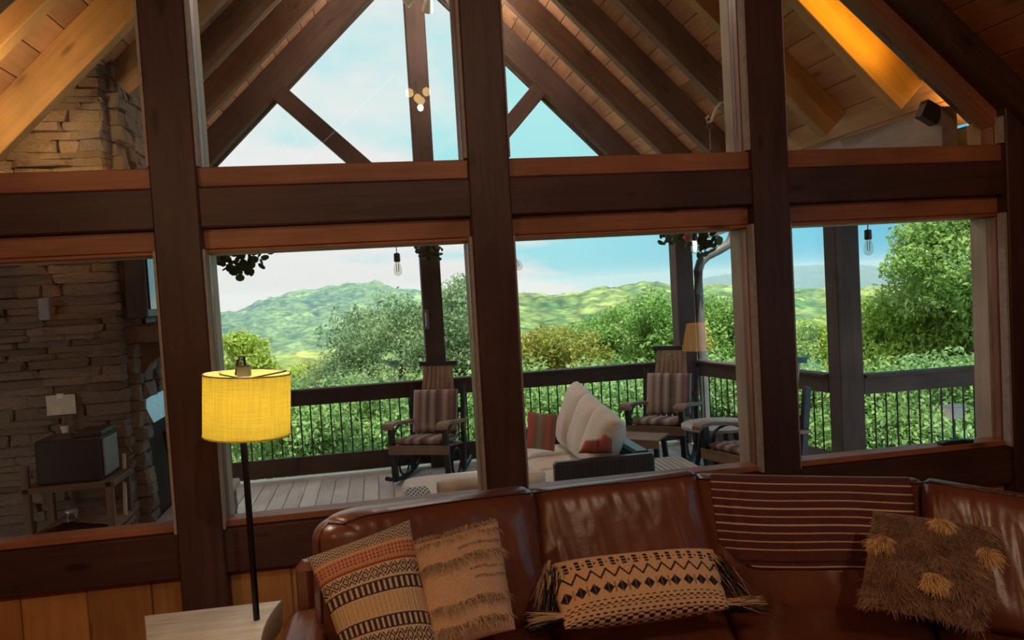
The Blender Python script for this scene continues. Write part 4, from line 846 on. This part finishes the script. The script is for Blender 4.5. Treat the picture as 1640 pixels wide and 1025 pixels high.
garland('hanging_garland', pts, 90, 'leafy garland with faded red flower at the top of the corner post', 0.05, flower=[tuple(oY(1101, 380, 7.7))], leaf=0.045, seed=5)
pts = [oY(672, 396, 7.9), oY(686, 400, 7.9), oY(700, 398, 7.9), oY(690, 412, 7.9), oY(676, 408, 7.9)]
garland('hanging_garland', pts, 60, 'short leafy garland wrapped around the middle deck post', 0.03, leaf=0.032, seed=6)
p = oY(682, 512, 7.97); r = empty('thermometer', p, label='narrow outdoor thermometer fixed on the middle deck post', cat='thermometer'); box('plate', p.x-.03, p.x+.03, 7.975, 7.99, p.z-.10, p.z+.10, M['grey'], r); box('tube', p.x-.008, p.x+.008, 7.968, 7.975, p.z-.07, p.z+.07, M['white'], r)
# hook
a = oY(1160, 163, 3.92); r = empty('plant_hook', a, label='pale metal hanging hook outside the upper third window', cat='hook')
MB().tube([oY(x, y, 3.92) for x, y in ((1163, 162), (1154, 165), (1147, 173), (1143, 184), (1139, 194), (1133, 196), (1131, 190), (1135, 186))], 0.008, 6).build('hook_arm', M['white'], r, smooth=True)
MB().tube([oY(x, y, 3.92) for x, y in ((1136, 197), (1141, 203), (1136, 208), (1131, 203))], 0.004, 6, True).build('ring', M['grey'], r); MB().tube([oY(1137, 208, 3.92), oY(1138, 240, 3.92)], 0.003, 5).build('wire', M['grey'], r)
# flood light
p = oY(1500, 185, 3.895); r = empty('flood_light', p, label='dark square flood light with sensor at the right end of the porch roof', cat='flood light')
mw = Matrix.Translation(oY(1488, 181, 3.895)) @ Matrix.Rotation(R_(28), 4, 'Y')
MB().box(-0.055, 0.055, -0.03, 0.03, -0.05, 0.05).build('lamp_head', M['iron'], r, mw); MB().tube([oY(1497, 178, 3.895), oY(1508, 183, 3.895), oY(1514, 180, 3.90)], 0.012, 7).build('arm', M['iron'], r)
MB().lathe([(0.006, -0.035), (0.028, -0.02), (0.03, 0.0), (0.024, 0.02), (0.008, 0.03)], oY(1517, 190, 3.895), 14).build('sensor_dome', M['steel'], r, smooth=True)
# petal pendant at the ridge
p = oY(690, -14, 7.0); r = empty('porch_pendant', p, label='porch pendant with pale petal glass shades at the top of the view', cat='pendant light')
for k in range(5):
    a = k*2*PI/5+0.4; q = p+Vector((0.13*math.cos(a), 0.13*math.sin(a), 0)); e_ = p+Vector((0.24*math.cos(a), 0.24*math.sin(a), -0.085)); MB().tube([p, q, e_], [0.012, 0.03, 0.055], 10).build('shade', M['white'], r, smooth=True)
MB().tube([p, (p.x, p.y, 5.2)], 0.01, 6).build('stem', M['iron'], r)
# bird feeder beyond the right railing
p = oY(1528, 660, 6.6); r = empty('bird_feeder', (p.x, p.y, -4), label='pale tray bird feeder on a thin pole beyond the right railing', cat='bird feeder')
MB().add([(p.x-.09, p.y-.06, p.z+.05), (p.x+.09, p.y-.06, p.z+.05), (p.x+.09, p.y+.06, p.z+.05), (p.x-.09, p.y+.06, p.z+.05), (p.x-.05, p.y-.04, p.z-.06), (p.x+.05, p.y-.04, p.z-.06), (p.x+.05, p.y+.04, p.z-.06), (p.x-.05, p.y+.04, p.z-.06)], [(0, 3, 2, 1), (4, 5, 6, 7), (0, 1, 5, 4), (1, 2, 6, 5), (2, 3, 7, 6), (3, 0, 4, 7)]).build('tray', M['paleslat'], r)
MB().box(p.x-.12, p.x+.12, p.y-.08, p.y+.08, p.z+.052, p.z+.066).build('roof', M['paleslat'], r); MB().tube([(p.x, p.y, p.z-.06), (p.x, p.y, -4)], 0.008, 6).build('pole', M['iron'], r)
# small black device on the right window sill
p = oY(1535, 717, 3.655); r = empty('remote_control', (p.x, 3.67, 0.768), label='slim black remote lying on the sill of the rightmost window', cat='remote')
o = box('body', p.x-.10, p.x+.09, 3.645, 3.695, 0.7685, 0.785, M['black'], r, 0.004); box('keypad', p.x-.06, p.x+.05, 3.652, 3.688, 0.785, 0.788, M['iron'], o, 0.001)

# ================================================================== INDOORS: leather sectional
so = empty('leather_sectional_sofa', (1.0, 2.6, 0), label='curved brown leather sectional sofa below the windows', cat='sofa')
def wr_(seed, k=1.0):
    g = np.random.default_rng(seed); ph = g.uniform(0, 6, 6)
    def d(U, V):
        s = (np.abs(fbm(U*4.0+V*0.5+seed, V*0.7+seed, 3, seed)-0.5)*-0.034+0.008)*np.clip(1.1-np.abs(V)*0.5, 0, 1)
        s = s+0.006*np.sin(U*9+ph[0]+V*2)*np.clip(0.6-V, 0, 1)*(fbm(U*2, V*1, 2, seed+2))
        return s*k
    return d
CU = []
specs = [  # BL BR TR TL as (px, py, Y)
 ((508, 1040, 2.66), (874, 1000, 2.84), (846, 775, 3.02), (499, 820, 2.76)),
 ((858, 1000, 2.86), (1160, 985, 2.82), (1108, 752, 3.00), (843, 785, 3.05)),
 ((1148, 985, 2.84), (1502, 990, 2.44), (1479, 764, 2.60), (1108, 757, 3.00)),
 ((1490, 1000, 2.40), (1760, 1040, 2.05), (1740, 805, 2.24), (1480, 764, 2.54))]
RC = [(0.1, 0.1, 0.16, 0.42), (0.1, 0.1, 0.10, 0.12), (0.1, 0.1, 0.14, 0.10), (0.1, 0.1, 0.1, 0.13)]
for k, sp in enumerate(specs):
    cs = [np.array(oY(*q)) for q in sp]
    o, sf = slab('back_cushion', cs, 0.27, M['leather'], so, p=9.0, q=2.3, n=84, disp=wr_(20+k), sag=0.012, rc=RC[k])
    CU.append(sf)
    uu = np.concatenate([np.full(10, -0.975), np.linspace(-0.975, 0.975, 60), np.full(10, 0.975)]); vv = np.concatenate([np.linspace(-0.6, 0.90, 10), np.full(60, 0.915)-(0.035 if k < 2 else 0.0)*(0.5+0.5*np.sin(np.linspace(1, 7, 60)+k*2)), np.linspace(0.90, -0.6, 10)])
    P = sf(uu, vv, 1); nn = np.cross(cs[1]-cs[0], cs[3]-cs[0]); nn /= np.linalg.norm(nn)
    welt('piping', [tuple(q) for q in P+nn*0.003], 0.004, M['piping'], o)
# seats: quads between cushion foot line and a front line nearer the room
foot = [oY(505, 1030, 2.60), oY(867, 990, 2.82), oY(1155, 978, 2.80), oY(1494, 985, 2.38), Vector((2.95, 1.55, 0.5))]
front = [Vector((-0.32, 1.85, 0.5)), Vector((0.62, 2.05, 0.5)), Vector((1.02, 1.98, 0.5)), Vector((1.45, 1.70, 0.5)), Vector((2.2, 0.95, 0.5))]
for p in foot: p.z = 0.44
for k in range(4):
    a, b_, c_, d_ = front[k].copy(), front[k+1].copy(), foot[k+1].copy(), foot[k].copy()
    for q in (a, b_, c_, d_): q.z = 0.43
    dirv = (c_-b_).normalized()*0.08; c_ += dirv; d_ += (d_-a).normalized()*0.08
    slab('seat_cushion', [a, b_, c_, d_], 0.17, M['leather'], so, p=10, q=3.2, n=40, disp=wr_(30+k, 0.6))
base_out = [(-0.34, 1.86), (0.62, 2.06), (1.02, 1.99), (1.45, 1.71), (2.2, 0.96), (3.02, 1.62), (2.3, 2.55), (1.95, 2.78), (1.30, 3.14), (0.58, 3.2), (-0.30, 2.95)]
n_ = len(base_out); mb_ = MB(); mb_.add([(x, y, 0.06) for x, y in base_out]+[(x, y, 0.35) for x, y in base_out], [tuple(range(n_-1, -1, -1)), tuple(range(n_, 2*n_))]+[(i, (i+1) % n_, (i+1) % n_+n_, i+n_) for i in range(n_)]); mb_.build('frame', M['leather'], so)
bk = [(-0.36, 2.95), (0.56, 3.20), (1.30, 3.16), (1.98, 2.79), (2.34, 2.52), (3.02, 1.66)]
for a, b_ in zip(bk[:-1], bk[1:]): plank('back_frame', (a[0], a[1], 0.42), (b_[0], b_[1], 0.42), 0.09, 0.70, M['leather'], so, ch=0.03)
slab('arm', [(-0.45, 1.75, 0.40), (-0.25, 1.75, 0.40), (-0.21, 2.95, 0.42), (-0.38, 2.95, 0.42)], 0.46, M['leather'], so, p=8, q=2.6, n=40, disp=wr_(50, 0.5))
for x, y in ((-0.25, 1.95), (0.7, 2.15), (1.5, 1.85), (2.2, 1.1), (0.5, 3.1), (2.1, 2.6)): box('leg', x-.03, x+.03, y-.03, y+.03, 0, 0.06, M['stain'], so)

# throw blanket over the third back cushion
sf = CU[2]; nu = 110; cs = [np.array(oY(*q)) for q in specs[2]]; nn = np.cross(cs[1]-cs[0], cs[3]-cs[0]); nn /= np.linalg.norm(nn)
u_ = np.linspace(-0.80, 0.875, nu); vb_ = np.linspace(0.2, 0.985, 14); vf_ = np.arange(0.985, -0.34, -0.0078)
def low(u): return -0.29+0.30*np.clip((-0.50-u)/0.30, 0, 1)**1.4
rowsP = []; rowsV = []
fold = lambda U: 0.010*np.exp(-((U+0.62)/0.05)**2)+0.003*np.sin(U*11)
for v_ in vb_: rowsP.append(sf(u_, np.full(nu, v_), -1)-nn*0.010); rowsV.append(9.0)
Pm = sf(u_, np.full(nu, 0.999), 1)+np.array([0, 0, 0.012])
for v_ in vf_:
    amp_ = np.clip((0.985-v_)*4, 0, 1); rowsP.append(sf(u_, np.clip(v_+(0.012*np.sin(u_*5)-0.01*u_)*amp_, -1, 0.99), 1)+nn*(0.012+fold(u_)*amp_+0.010*np.exp(-((v_+0.16)/0.03)**2))[:, None]); rowsV.append(v_)
P = np.stack(rowsP); RV = np.array(rowsV); UU = np.broadcast_to(u_, P.shape[:2]); VV = RV[:, None]+0*UU
st_ = (np.abs((((0.93-VV)/0.1135) % 1)-0.5) < 0.075) & (VV < 2) & (np.abs(VV+0.13) > 0.05)
colr = np.where(st_[..., None], np.array((0.85, 0.62, 0.42)), np.array((0.13, 0.05, 0.047)))
nv = len(RV); idx = np.arange(nu*nv).reshape(nv, nu); fc = np.stack([idx[:-1, :-1], idx[:-1, 1:], idx[1:, 1:], idx[1:, :-1]], -1); keep = (VV[1:, :-1] > low(UU[1:, :-1])) ; fc = fc[keep].reshape(-1, 4)
o = link('throw_blanket', npmesh('throw_blanket', P.reshape(-1, 3), fc, colr.reshape(-1, 3), True), M['fabric']); tag(o, 'maroon throw blanket with thin cream stripes draped over the sofa back', 'blanket')
md = o.modifiers.new('thick', 'SOLIDIFY'); md.thickness = 0.006; md.offset = 0

# pillows -------------------------------------------------------------------
def kilim(u, v):
    w_ = (1-v)*1.12-0.05; c = np.zeros(u.shape+(3,)); cream = np.array((0.80, 0.66, 0.50)); dark = np.array((0.08, 0.055, 0.055)); red = np.array((0.52, 0.09, 0.07)); orange = np.array((0.78, 0.36, 0.18)); gry = np.array((0.15, 0.13, 0.14))
    c[:] = cream
    def put_(m_, col): c[m_] = col
    zig = np.abs(((u*16) % 1)-0.5)*2
    b = w_ < 0.10; put_(b & (np.abs(((w_*24-zig*1.2) % 1)-0.5) < 0.25), gry)
    b = (w_ > 0.10) & (w_ < 0.145); put_(b, orange*0.9+cream*0.1); put_(b & (np.abs(w_-0.122) < 0.008), cream)
    b = (w_ > 0.145) & (w_ < 0.25); put_(b, orange*0.55+cream*0.35); put_(b & (((u*26) % 1) < 0.55) & ((((w_-0.145)*28) % 1) < 0.6), red)
    b = (w_ > 0.25) & (w_ < 0.275); put_(b, np.array((0.60, 0.42, 0.16)))
    b = (w_ > 0.275) & (w_ < 0.30); put_(b, red)
    for lo, hi in ((0.31, 0.42), (0.86, 0.97)):
        b = (w_ > lo) & (w_ < hi); q_ = (w_-lo)/(hi-lo); du = np.abs(((u*10) % 1)-0.5)*2; dv_ = np.abs(q_-0.5)*2; d_ = (du+dv_)
        put_(b & ((np.abs(d_-0.62) < 0.17) | (np.abs(d_-1.25) < 0.17) | (d_ < 0.12)), dark)
    for lo, hi in ((0.44, 0.55), (0.74, 0.845)):
        b = (w_ > lo) & (w_ < hi); put_(b, dark); put_(b & (np.abs(((u*17) % 1)-0.5) < 0.22) & (w_ > lo+0.012) & (w_ < hi-0.012), cream)
    b = (w_ > 0.56) & (w_ < 0.73); rib = 0.82+0.25*np.abs(((u*20) % 1)-0.5)*2; c[b] = (c*rib[..., None]*np.array((1.0, 0.92, 0.72)))[b]
    put_(w_ > 0.975, red)
    return c
def blackcream(u, v):
    w_ = np.sign(0.945-v)*np.abs((1-v-0.055)/0.945)**1.5; c = np.zeros(u.shape+(3,)); base = np.array((0.90, 0.62, 0.36)); dk_ = np.array((0.035, 0.028, 0.035)); c[:] = base
    c *= (0.94+0.10*(np.sin(u*520*0.5+np.sin(w_*160)*2) > 0))[..., None]
    c[(np.abs(w_-0.055) < 0.016) & (((u*15) % 1) < 0.38)] = dk_; c[(np.abs(w_-0.10) < 0.016) & ((((u*15) % 1) < 0.38) | (np.abs(((u*15) % 1)-0.65) < 0.06))] = dk_; c[(np.abs(w_-0.14) < 0.012) & (((u*15) % 1) < 0.38)] = dk_
    zg = np.abs(((u*12) % 1)-0.5)*2; c[np.abs(w_-(0.20+0.14*zg)) < 0.022] = dk_
    du = np.abs(((u*12.5) % 1)-0.5)*2; dv_ = np.abs(w_-0.53)/0.115; c[(du*1.15+dv_) < 0.95] = dk_; c[((du*1.15+dv_) < 0.95) & (du < 0.07)] = np.array((0.25, 0.2, 0.18))
    c[(np.abs(w_-0.53) < 0.10) & (np.abs(du-0.93) < 0.04)] = np.array((0.42, 0.25, 0.12))
    for y_, d_ in ((0.73, 0.4), (0.79, 0.0), (0.815, 0.5), (0.86, 0.2), (0.92, 0.6)): c[(np.abs(w_-y_) < 0.011) & (((u*24+d_) % 1) < 0.5)] = dk_
    b = (w_ > 0.95); c[b & (((u*30+np.floor(w_*50)) % 2) < 1)] = dk_
    return c
def fringe_cols(base):
    return lambda u, v: np.clip(np.array(base)*(0.9+0.2*fbm(u*8, v*8, 3, 4))[..., None], 0, 1)
def strands(name, starts, dirs, lens, wid, cols, parent, seed, droop=0.4, seg=3):
    g = np.random.default_rng(seed); n_ = len(starts); P = np.array(starts); D = np.array(dirs); D /= np.linalg.norm(D, axis=1)[:, None]; Lh = np.array(lens)
    side = np.cross(D, g.normal(size=(n_, 3))); side /= np.linalg.norm(side, axis=1)[:, None]; V = []
    for k in range(seg+1):
        t = k/seg; c = P+D*(Lh*t)[:, None]+np.array([0, 0, -1])*(Lh*droop*t*t)[:, None]; w_ = wid*(1-0.75*t)
        V.append(c-side*w_/2); V.append(c+side*w_/2)
    V = np.stack(V, 1); base = (np.arange(n_)*(2*(seg+1)))[:, None]; fc = []
    for k in range(seg): fc.append(base+np.array([[2*k, 2*k+1, 2*k+3, 2*k+2]]))
    fc = np.concatenate(fc); cc = np.repeat(np.array(cols), 2*(seg+1), axis=0)
    o = link(name, npmesh(name, V.reshape(-1, 3), fc, cc), M['shag'], parent); o['kind'] = 'stuff'; return o
def nrmof(cs): nn = np.cross(cs[1]-cs[0], cs[3]-cs[0]); return nn/np.linalg.norm(nn)

r = empty('kilim_pillow', oY(600, 1000, 2.3), label='patterned woven pillow with red, cream and black bands on the left sofa end', cat='pillow')
cs = [np.array(oY(*q)) for q in ((560, 1075, 2.22), (702, 1050, 2.22), (656, 832, 2.50), (492, 893, 2.44))]
slab('cover', cs, 0.16, M['fabric'], r, p=2.4, q=1.7, n=220, col=kilim, pinch=0.03, disp=lambda U, V: 0.0012*np.sin(U*95))
def tan_rows(u, v):
    c = np.array((0.74, 0.52, 0.34))*(0.9+0.2*fbm(u*8, v*8, 3, 4))[..., None]; V = 2*v-1; U = 2*u-1
    for v_, ua, ub in ((0.60, -0.1, 1), (0.37, -1, 1), (0.13, 0.1, 1), (-0.04, 0.2, 1), (-0.40, -1, 1), (-0.47, 0, 1), (-0.78, -1, 1)):
        m_ = (np.abs(V-v_-0.02*np.sin(U*6)) < 0.018) & (U > ua) & (U < ub); c[m_] *= 0.35
    return c
r = empty('fringed_pillow', oY(740, 1000, 2.3), label='plain tan pillow with rows of frayed fringe', cat='pillow')
cs = [np.array(oY(*q)) for q in ((684, 1050, 2.26), (826, 1008, 2.30), (797, 833, 2.55), (660, 872, 2.45))]
o, sf = slab('cover', cs, 0.15, M['fabric'], r, p=2.6, q=1.8, n=80, col=tan_rows, pinch=0.02, disp=lambda U, V: 0.004*fbm(U*3, V*3, 3, 2)); nn = nrmof(cs); up = (cs[3]-cs[0])/np.linalg.norm(cs[3]-cs[0]); rt = (cs[1]-cs[0])/np.linalg.norm(cs[1]-cs[0])
g = np.random.default_rng(3); S_, D_, L_, K_ = [], [], [], []
rows = [(-0.95, 0.95, 0.97, 900, 0.028, 1), (-0.95, 0.95, 0.86, 350, 0.030, 0), (-0.1, 0.95, 0.62, 120, 0.012, 0), (-0.95, 0.95, 0.42, 520, 0.040, 0), (0.1, 0.95, 0.15, 60, 0.010, 0), (0.2, 0.95, -0.02, 60, 0.010, 0), (-0.95, 0.9, -0.36, 380, 0.036, 0), (0.0, 0.9, -0.45, 80, 0.012, 0), (-0.95, 0.9, -0.72, 420, 0.036, 0)]
for ua, ub, v_, n_, le, top in rows:
    uu = g.uniform(ua, ub, n_); vv = v_+0.06*uu*0+0.02*np.sin(uu*6)+g.normal(size=n_)*0.012; P = sf(uu, np.clip(vv, -1, 1), 1)
    S_.append(P); d = nn[None]*g.uniform(0.5, 1.2, n_)[:, None]+up[None]*(g.uniform(0.2, 1.2, n_)*(1 if top else -0.9))[:, None]+rt[None]*g.normal(size=n_)[:, None]*0.5; D_.append(d); L_.append(le*g.uniform(0.5, 1.2, n_)); K_.append(np.array((0.88, 0.70, 0.52))*g.uniform(0.45, 1.15, n_)[:, None])
strands('fringe', np.concatenate(S_), np.concatenate(D_), np.concatenate(L_), 0.0028, np.concatenate(K_), r, 4)
r = empty('lumbar_pillow', oY(1010, 990, 2.5), label='long cream lumbar pillow with black zigzag and diamond pattern and corner tassels', cat='pillow')
cs = [np.array(oY(*q)) for q in ((905, 1008, 2.32), (1168, 975, 2.34), (1142, 880, 2.52), (872, 906, 2.54))]
slab('cover', cs, 0.15, M['fabric'], r, p=3.2, q=1.9, n=230, col=blackcream, pinch=0.01, disp=lambda U, V: 0.0008*np.sin(V*120))
def tassel(px, py, Y, tx, ty, n_, le, cols, name='tassel', wid=0.003, sp=0.012, seed=1):
    g = np.random.default_rng(seed); a = np.array(oY(px, py, Y)); b_ = np.array(oY(tx, ty, Y-0.02)); d = b_-a; ln = np.linalg.norm(d); d /= ln
    S = a+g.normal(size=(n_, 3))*sp*0.5; D = d[None]+g.normal(size=(n_, 3))*0.10
    K = np.array(cols)[g.integers(0, len(cols), n_)]*g.uniform(0.8, 1.2, n_)[:, None]
    o = strands(name, S, D, ln*g.uniform(0.75, 1.1, n_), wid, K, r, seed, droop=0.05); return o
crm = [(0.80, 0.62, 0.42)]; blk = [(0.02, 0.017, 0.022)]
tassel(905, 985, 2.36, 850, 990, 120, 0, crm, seed=1); tassel(905, 992, 2.36, 838, 1006, 90, 0, blk, seed=2, sp=0.02); tassel(878, 905, 2.50, 862, 965, 110, 0, crm, seed=3); tassel(884, 918, 2.47, 876, 985, 260, 0, blk+blk+crm, seed=4, sp=0.03)
tassel(1165, 965, 2.36, 1220, 962, 120, 0, crm, seed=5); tassel(1165, 972, 2.36, 1232, 968, 90, 0, blk, seed=6, sp=0.02); tassel(1144, 890, 2.50, 1168, 925, 90, 0, crm, seed=7); tassel(1150, 905, 2.46, 1190, 955, 260, 0, blk+blk+crm, seed=8, sp=0.035)
# shaggy pillow
r = empty('shaggy_pillow', oY(1480, 1000, 2.1), label='shaggy brown pillow with yellow yarn tufts leaning on the right sofa section', cat='pillow')
cs = [np.array(oY(*q)) for q in ((1374, 968, 2.20), (1576, 1012, 2.05), (1600, 845, 2.24), (1398, 818, 2.36))]
o, sf = slab('cover', cs, 0.15, M['fabric'], r, p=2.6, q=1.8, n=60, col=fringe_cols((0.40, 0.26, 0.17)), pinch=0.02); nn = nrmof(cs); up = (cs[3]-cs[0])/np.linalg.norm(cs[3]-cs[0]); rt = (cs[1]-cs[0])/np.linalg.norm(cs[1]-cs[0])
g = np.random.default_rng(8); n_ = 16000; uu = g.uniform(-0.98, 0.98, n_); vv = g.uniform(-0.98, 0.98, n_); P = sf(uu, vv, 1)
d = nn[None]*g.uniform(0.3, 0.8, n_)[:, None]-up[None]*g.uniform(0.2, 1.0, n_)[:, None]+rt[None]*(g.normal(size=n_)*0.5+np.sin(vv*5+uu*4)*0.5)[:, None]
cl_ = fbm(uu*5+9, vv*5+9, 2, 6)[:, None]
strands('shag', P, d, g.uniform(0.015, 0.040, n_)*(0.6+0.9*cl_[:, 0]), 0.0026, np.array((0.48, 0.32, 0.22))*(0.55+0.9*cl_)*g.uniform(0.75, 1.25, n_)[:, None], r, 5, droop=0.2)
for k, (tu, tv_) in enumerate(((0.02, 0.80), (-0.88, 0.25), (0.80, 0.32), (0.0, -0.42))):
    n_ = 420; a = g.uniform(0, 2*PI, n_); rd = g.uniform(0, 1, n_)**0.5; uu = np.clip(tu+0.12*rd*np.cos(a), -0.99, 0.99); vv = np.clip(tv_+0.10*rd*np.sin(a), -0.99, 0.97); P = sf(uu, vv, 1)+nn*0.012
    d = nn[None]*0.7-up[None]*g.uniform(0.3, 1.5, n_)[:, None]+rt[None]*(np.cos(a)*0.8+g.normal(size=n_)*0.5)[:, None]+up[None]*np.sin(a)[:, None]*0.3
    o = strands('yarn_tuft', P, d, g.uniform(0.022, 0.050, n_), 0.0042, np.array((1.0, 0.72, 0.36))*g.uniform(0.7, 1.2, n_)[:, None], r, 60+k, droop=0.35); o['label'] = 'yellow yarn tuft'

# ================================================================== floor lamp
c = oY(396, 650, 2.88); LX, LYv = c.x, 2.88
lamp = empty('floor_lamp', (LX, LYv, 0), label='black floor lamp with mustard yellow drum shade standing before the glazed wall', cat='lamp')
zt, zb = oY(390, 599, 2.88).z, oY(402, 695, 2.88).z
RS = 0.150
sh = MB(); n_ = 48
v = []
for rr_, z_ in ((RS, zb), (RS, zt), (RS-0.003, zt), (RS-0.003, zb)): v += [(rr_*math.cos(2*PI*k/n_), rr_*math.sin(2*PI*k/n_), z_) for k in range(n_)]
fc = [(i*n_+k, i*n_+(k+1) % n_, ((i+1) % 4)*n_+(k+1) % n_, ((i+1) % 4)*n_+k) for i in range(4) for k in range(n_)]
sh.add(v, fc); tilt = Matrix.Translation((LX, LYv, (zt+zb)/2)) @ Matrix.Rotation(R_(4.0), 4, 'Y') @ Matrix.Translation((0, 0, -(zt+zb)/2)); sh.build('lamp_shade', M['shade'], lamp, tilt, smooth=True)
MB().tube([(RS*math.cos(2*PI*k/n_), RS*math.sin(2*PI*k/n_), zt) for k in range(n_)], 0.003, 5, True).build('shade_rim', M['paper'], lamp, tilt); MB().tube([(RS*math.cos(2*PI*k/n_), RS*math.sin(2*PI*k/n_), zb) for k in range(n_)], 0.003, 5, True).build('shade_rim', M['shade'], lamp, tilt)
MB().tube([(LX-0.022, LYv, 0.0), (LX-0.020, LYv, zb+0.1), (LX-0.012, LYv, zt+0.01)], 0.0115, 12).build('pole', M['lampblack'], lamp, smooth=True)
MB().lathe([(0.13, 0), (0.13, 0.012), (0.02, 0.03), (0.013, 0.05)], (LX-.022, LYv, 0)).build('base', M['lampblack'], lamp, smooth=True)
MB().tube([oY(378, 601, 2.88), oY(381, 582, 2.88), oY(385, 573, 2.88), oY(391, 571, 2.88), oY(392, 585, 2.88)], 0.0055, 6).build('hanger_hook', M['lampblack'], lamp, smooth=True)
a = oY(390, 596, 2.80); box('harp_cap', a.x-.022, a.x+.022, 2.79, 2.83, a.z-.018, a.z+.022, M['grey'], lamp, 0.003)
for k in range(3):
    an = k*2*PI/3+0.3; MB().tube([(LX, LYv, zt-0.02), (LX+(RS-.004)*math.cos(an), LYv+(RS-.004)*math.sin(an), zt-0.004)], 0.003, 5).build('spider_arm', M['lampblack'], lamp)
MB().lathe([(0.006, -0.05), (0.028, -0.03), (0.032, 0.0), (0.02, 0.035), (0.012, 0.05)], (LX, LYv, (zt+zb)/2+0.0), 14).build('bulb', M['pendantglow'], lamp, smooth=True)
light('floor_lamp_light', 'POINT', (LX, LYv, (zt+zb)/2), 5.2, (1.0, 0.95, 0.86), 0.06)

# ================================================================== pale slab table in the near left
p0, p1, p2, p3 = oZ(230, 985, 0.60), oZ(452, 960, 0.60), oZ(424, 1060, 0.60), oZ(238, 1080, 0.60)
tb = empty('slab_side_table', (-0.70, 2.85, 0), label='thick whitewashed wood slab table at the lower left', cat='table')
def edge(a, b_, bow, n_=12):
    a = Vector(a); b_ = Vector(b_); d = b_-a; nn_ = Vector((-d.y, d.x, 0)).normalized(); return [a.lerp(b_, t)+nn_*bow*4*t*(1-t) for t in np.linspace(0, 1, n_)[:-1]]
out = edge(p0, p1, 0.0)+edge(p1, p2, -0.035)+edge(p2, p3, 0)+edge(p3, p0, 0.0); n_ = len(out); cen = sum(out, Vector())/n_; mb_ = MB()
def ring(z, s): return [((q.x-cen.x)*s+cen.x, (q.y-cen.y)*s+cen.y, z) for q in out]
rings = [ring(0.48, 0.93), ring(0.50, 0.975), ring(0.585, 1.0), ring(0.598, 0.985), ring(0.60, 0.96)]
fl = [q for g_ in rings for q in g_]
mb_.add(fl, [(i*n_+k, i*n_+(k+1) % n_, (i+1)*n_+(k+1) % n_, (i+1)*n_+k) for i in range(4) for k in range(n_)]+[tuple(range(n_-1, -1, -1)), tuple(4*n_+k for k in range(n_))]); 
me_c = Vector((cen.x, cen.y, 0.56)); mb_.v = [tuple(Vector(q)-me_c) for q in mb_.v]; mb_.build('tabletop', M['palewood'], tb, Matrix.Translation(me_c), smooth=True)
for sx in (-0.13, 0.13):
    for sy in (-0.13, 0.13): MB().bar((cen.x+sx, cen.y+sy, 0.0), (cen.x+sx*0.9, cen.y+sy*0.9, 0.48), 0.045, 0.045, (0, 1, 0)).build('leg', M['palewood'], tb)

# ================================================================== lamps behind the viewer (their glints show in the glass)
pd = empty('room_pendant', (0.55, -1.4, 3.75), label='warm globe pendant cluster hanging behind the viewpoint', cat='pendant light')
q0 = oY(669, 153, 7.40+1.4); q0.z = q0.z; 
for dx, dz in ((-0.09, 0.03), (0.0, -0.03), (0.10, 0.04), (0.03, -0.06)): MB().lathe([(0.005, -0.05), (0.035, -0.035), (0.048, 0), (0.035, 0.035), (0.005, 0.05)], (q0.x+dx, -1.4, q0.z+dz), 12).build('globe', M['pendantglow'], pd, smooth=True)
MB().tube([(q0.x, -1.4, q0.z+.05), (q0.x, -1.4, 5.1)], 0.01, 6).build('stem', M['lampblack'], pd)

# amber table lamp on a small stand beyond the right end of the sofa (seen mirrored in the third window)
ray_ = ray(1118, 540); Yl = 0.55; k_ = (7.4-Yl)/ray_.y; lp = Vector((ray_.x*k_, Yl, EYE.z+ray_.z*k_))
tl = empty('table_lamp', (lp.x, lp.y, 0.66), label='amber shaded table lamp mirrored faintly in the third window', cat='lamp')
MB().lathe([(0.10, 0.13), (0.155, -0.12)], lp, 28, cap=False).build('lamp_shade', M['amberglow'], tl, smooth=True)
MB().lathe([(0.07, 0), (0.07, 0.02), (0.02, 0.04), (0.035, 0.16), (0.045, 0.24), (0.015, 0.34), (0.012, lp.z-0.12-0.661+0.1)], (lp.x, lp.y, 0.661), 20).build('base', M['lampblack'], tl, smooth=True)
sd = empty('lamp_stand_table', (lp.x, lp.y, 0), label='small dark stand under the amber table lamp', cat='table')
MB().lathe([(0.20, 0.63), (0.21, 0.64), (0.21, 0.655), (0.20, 0.66)], (lp.x, lp.y, 0), 28).build('tabletop', M['stain'], sd, smooth=True)
for k in range(3): a = k*2*PI/3; MB().bar((lp.x+0.17*math.cos(a), lp.y+0.17*math.sin(a), 0), (lp.x+0.05*math.cos(a), lp.y+0.05*math.sin(a), 0.63), 0.03, 0.03, (0, 1, 0.1)).build('leg', M['stain'], sd)
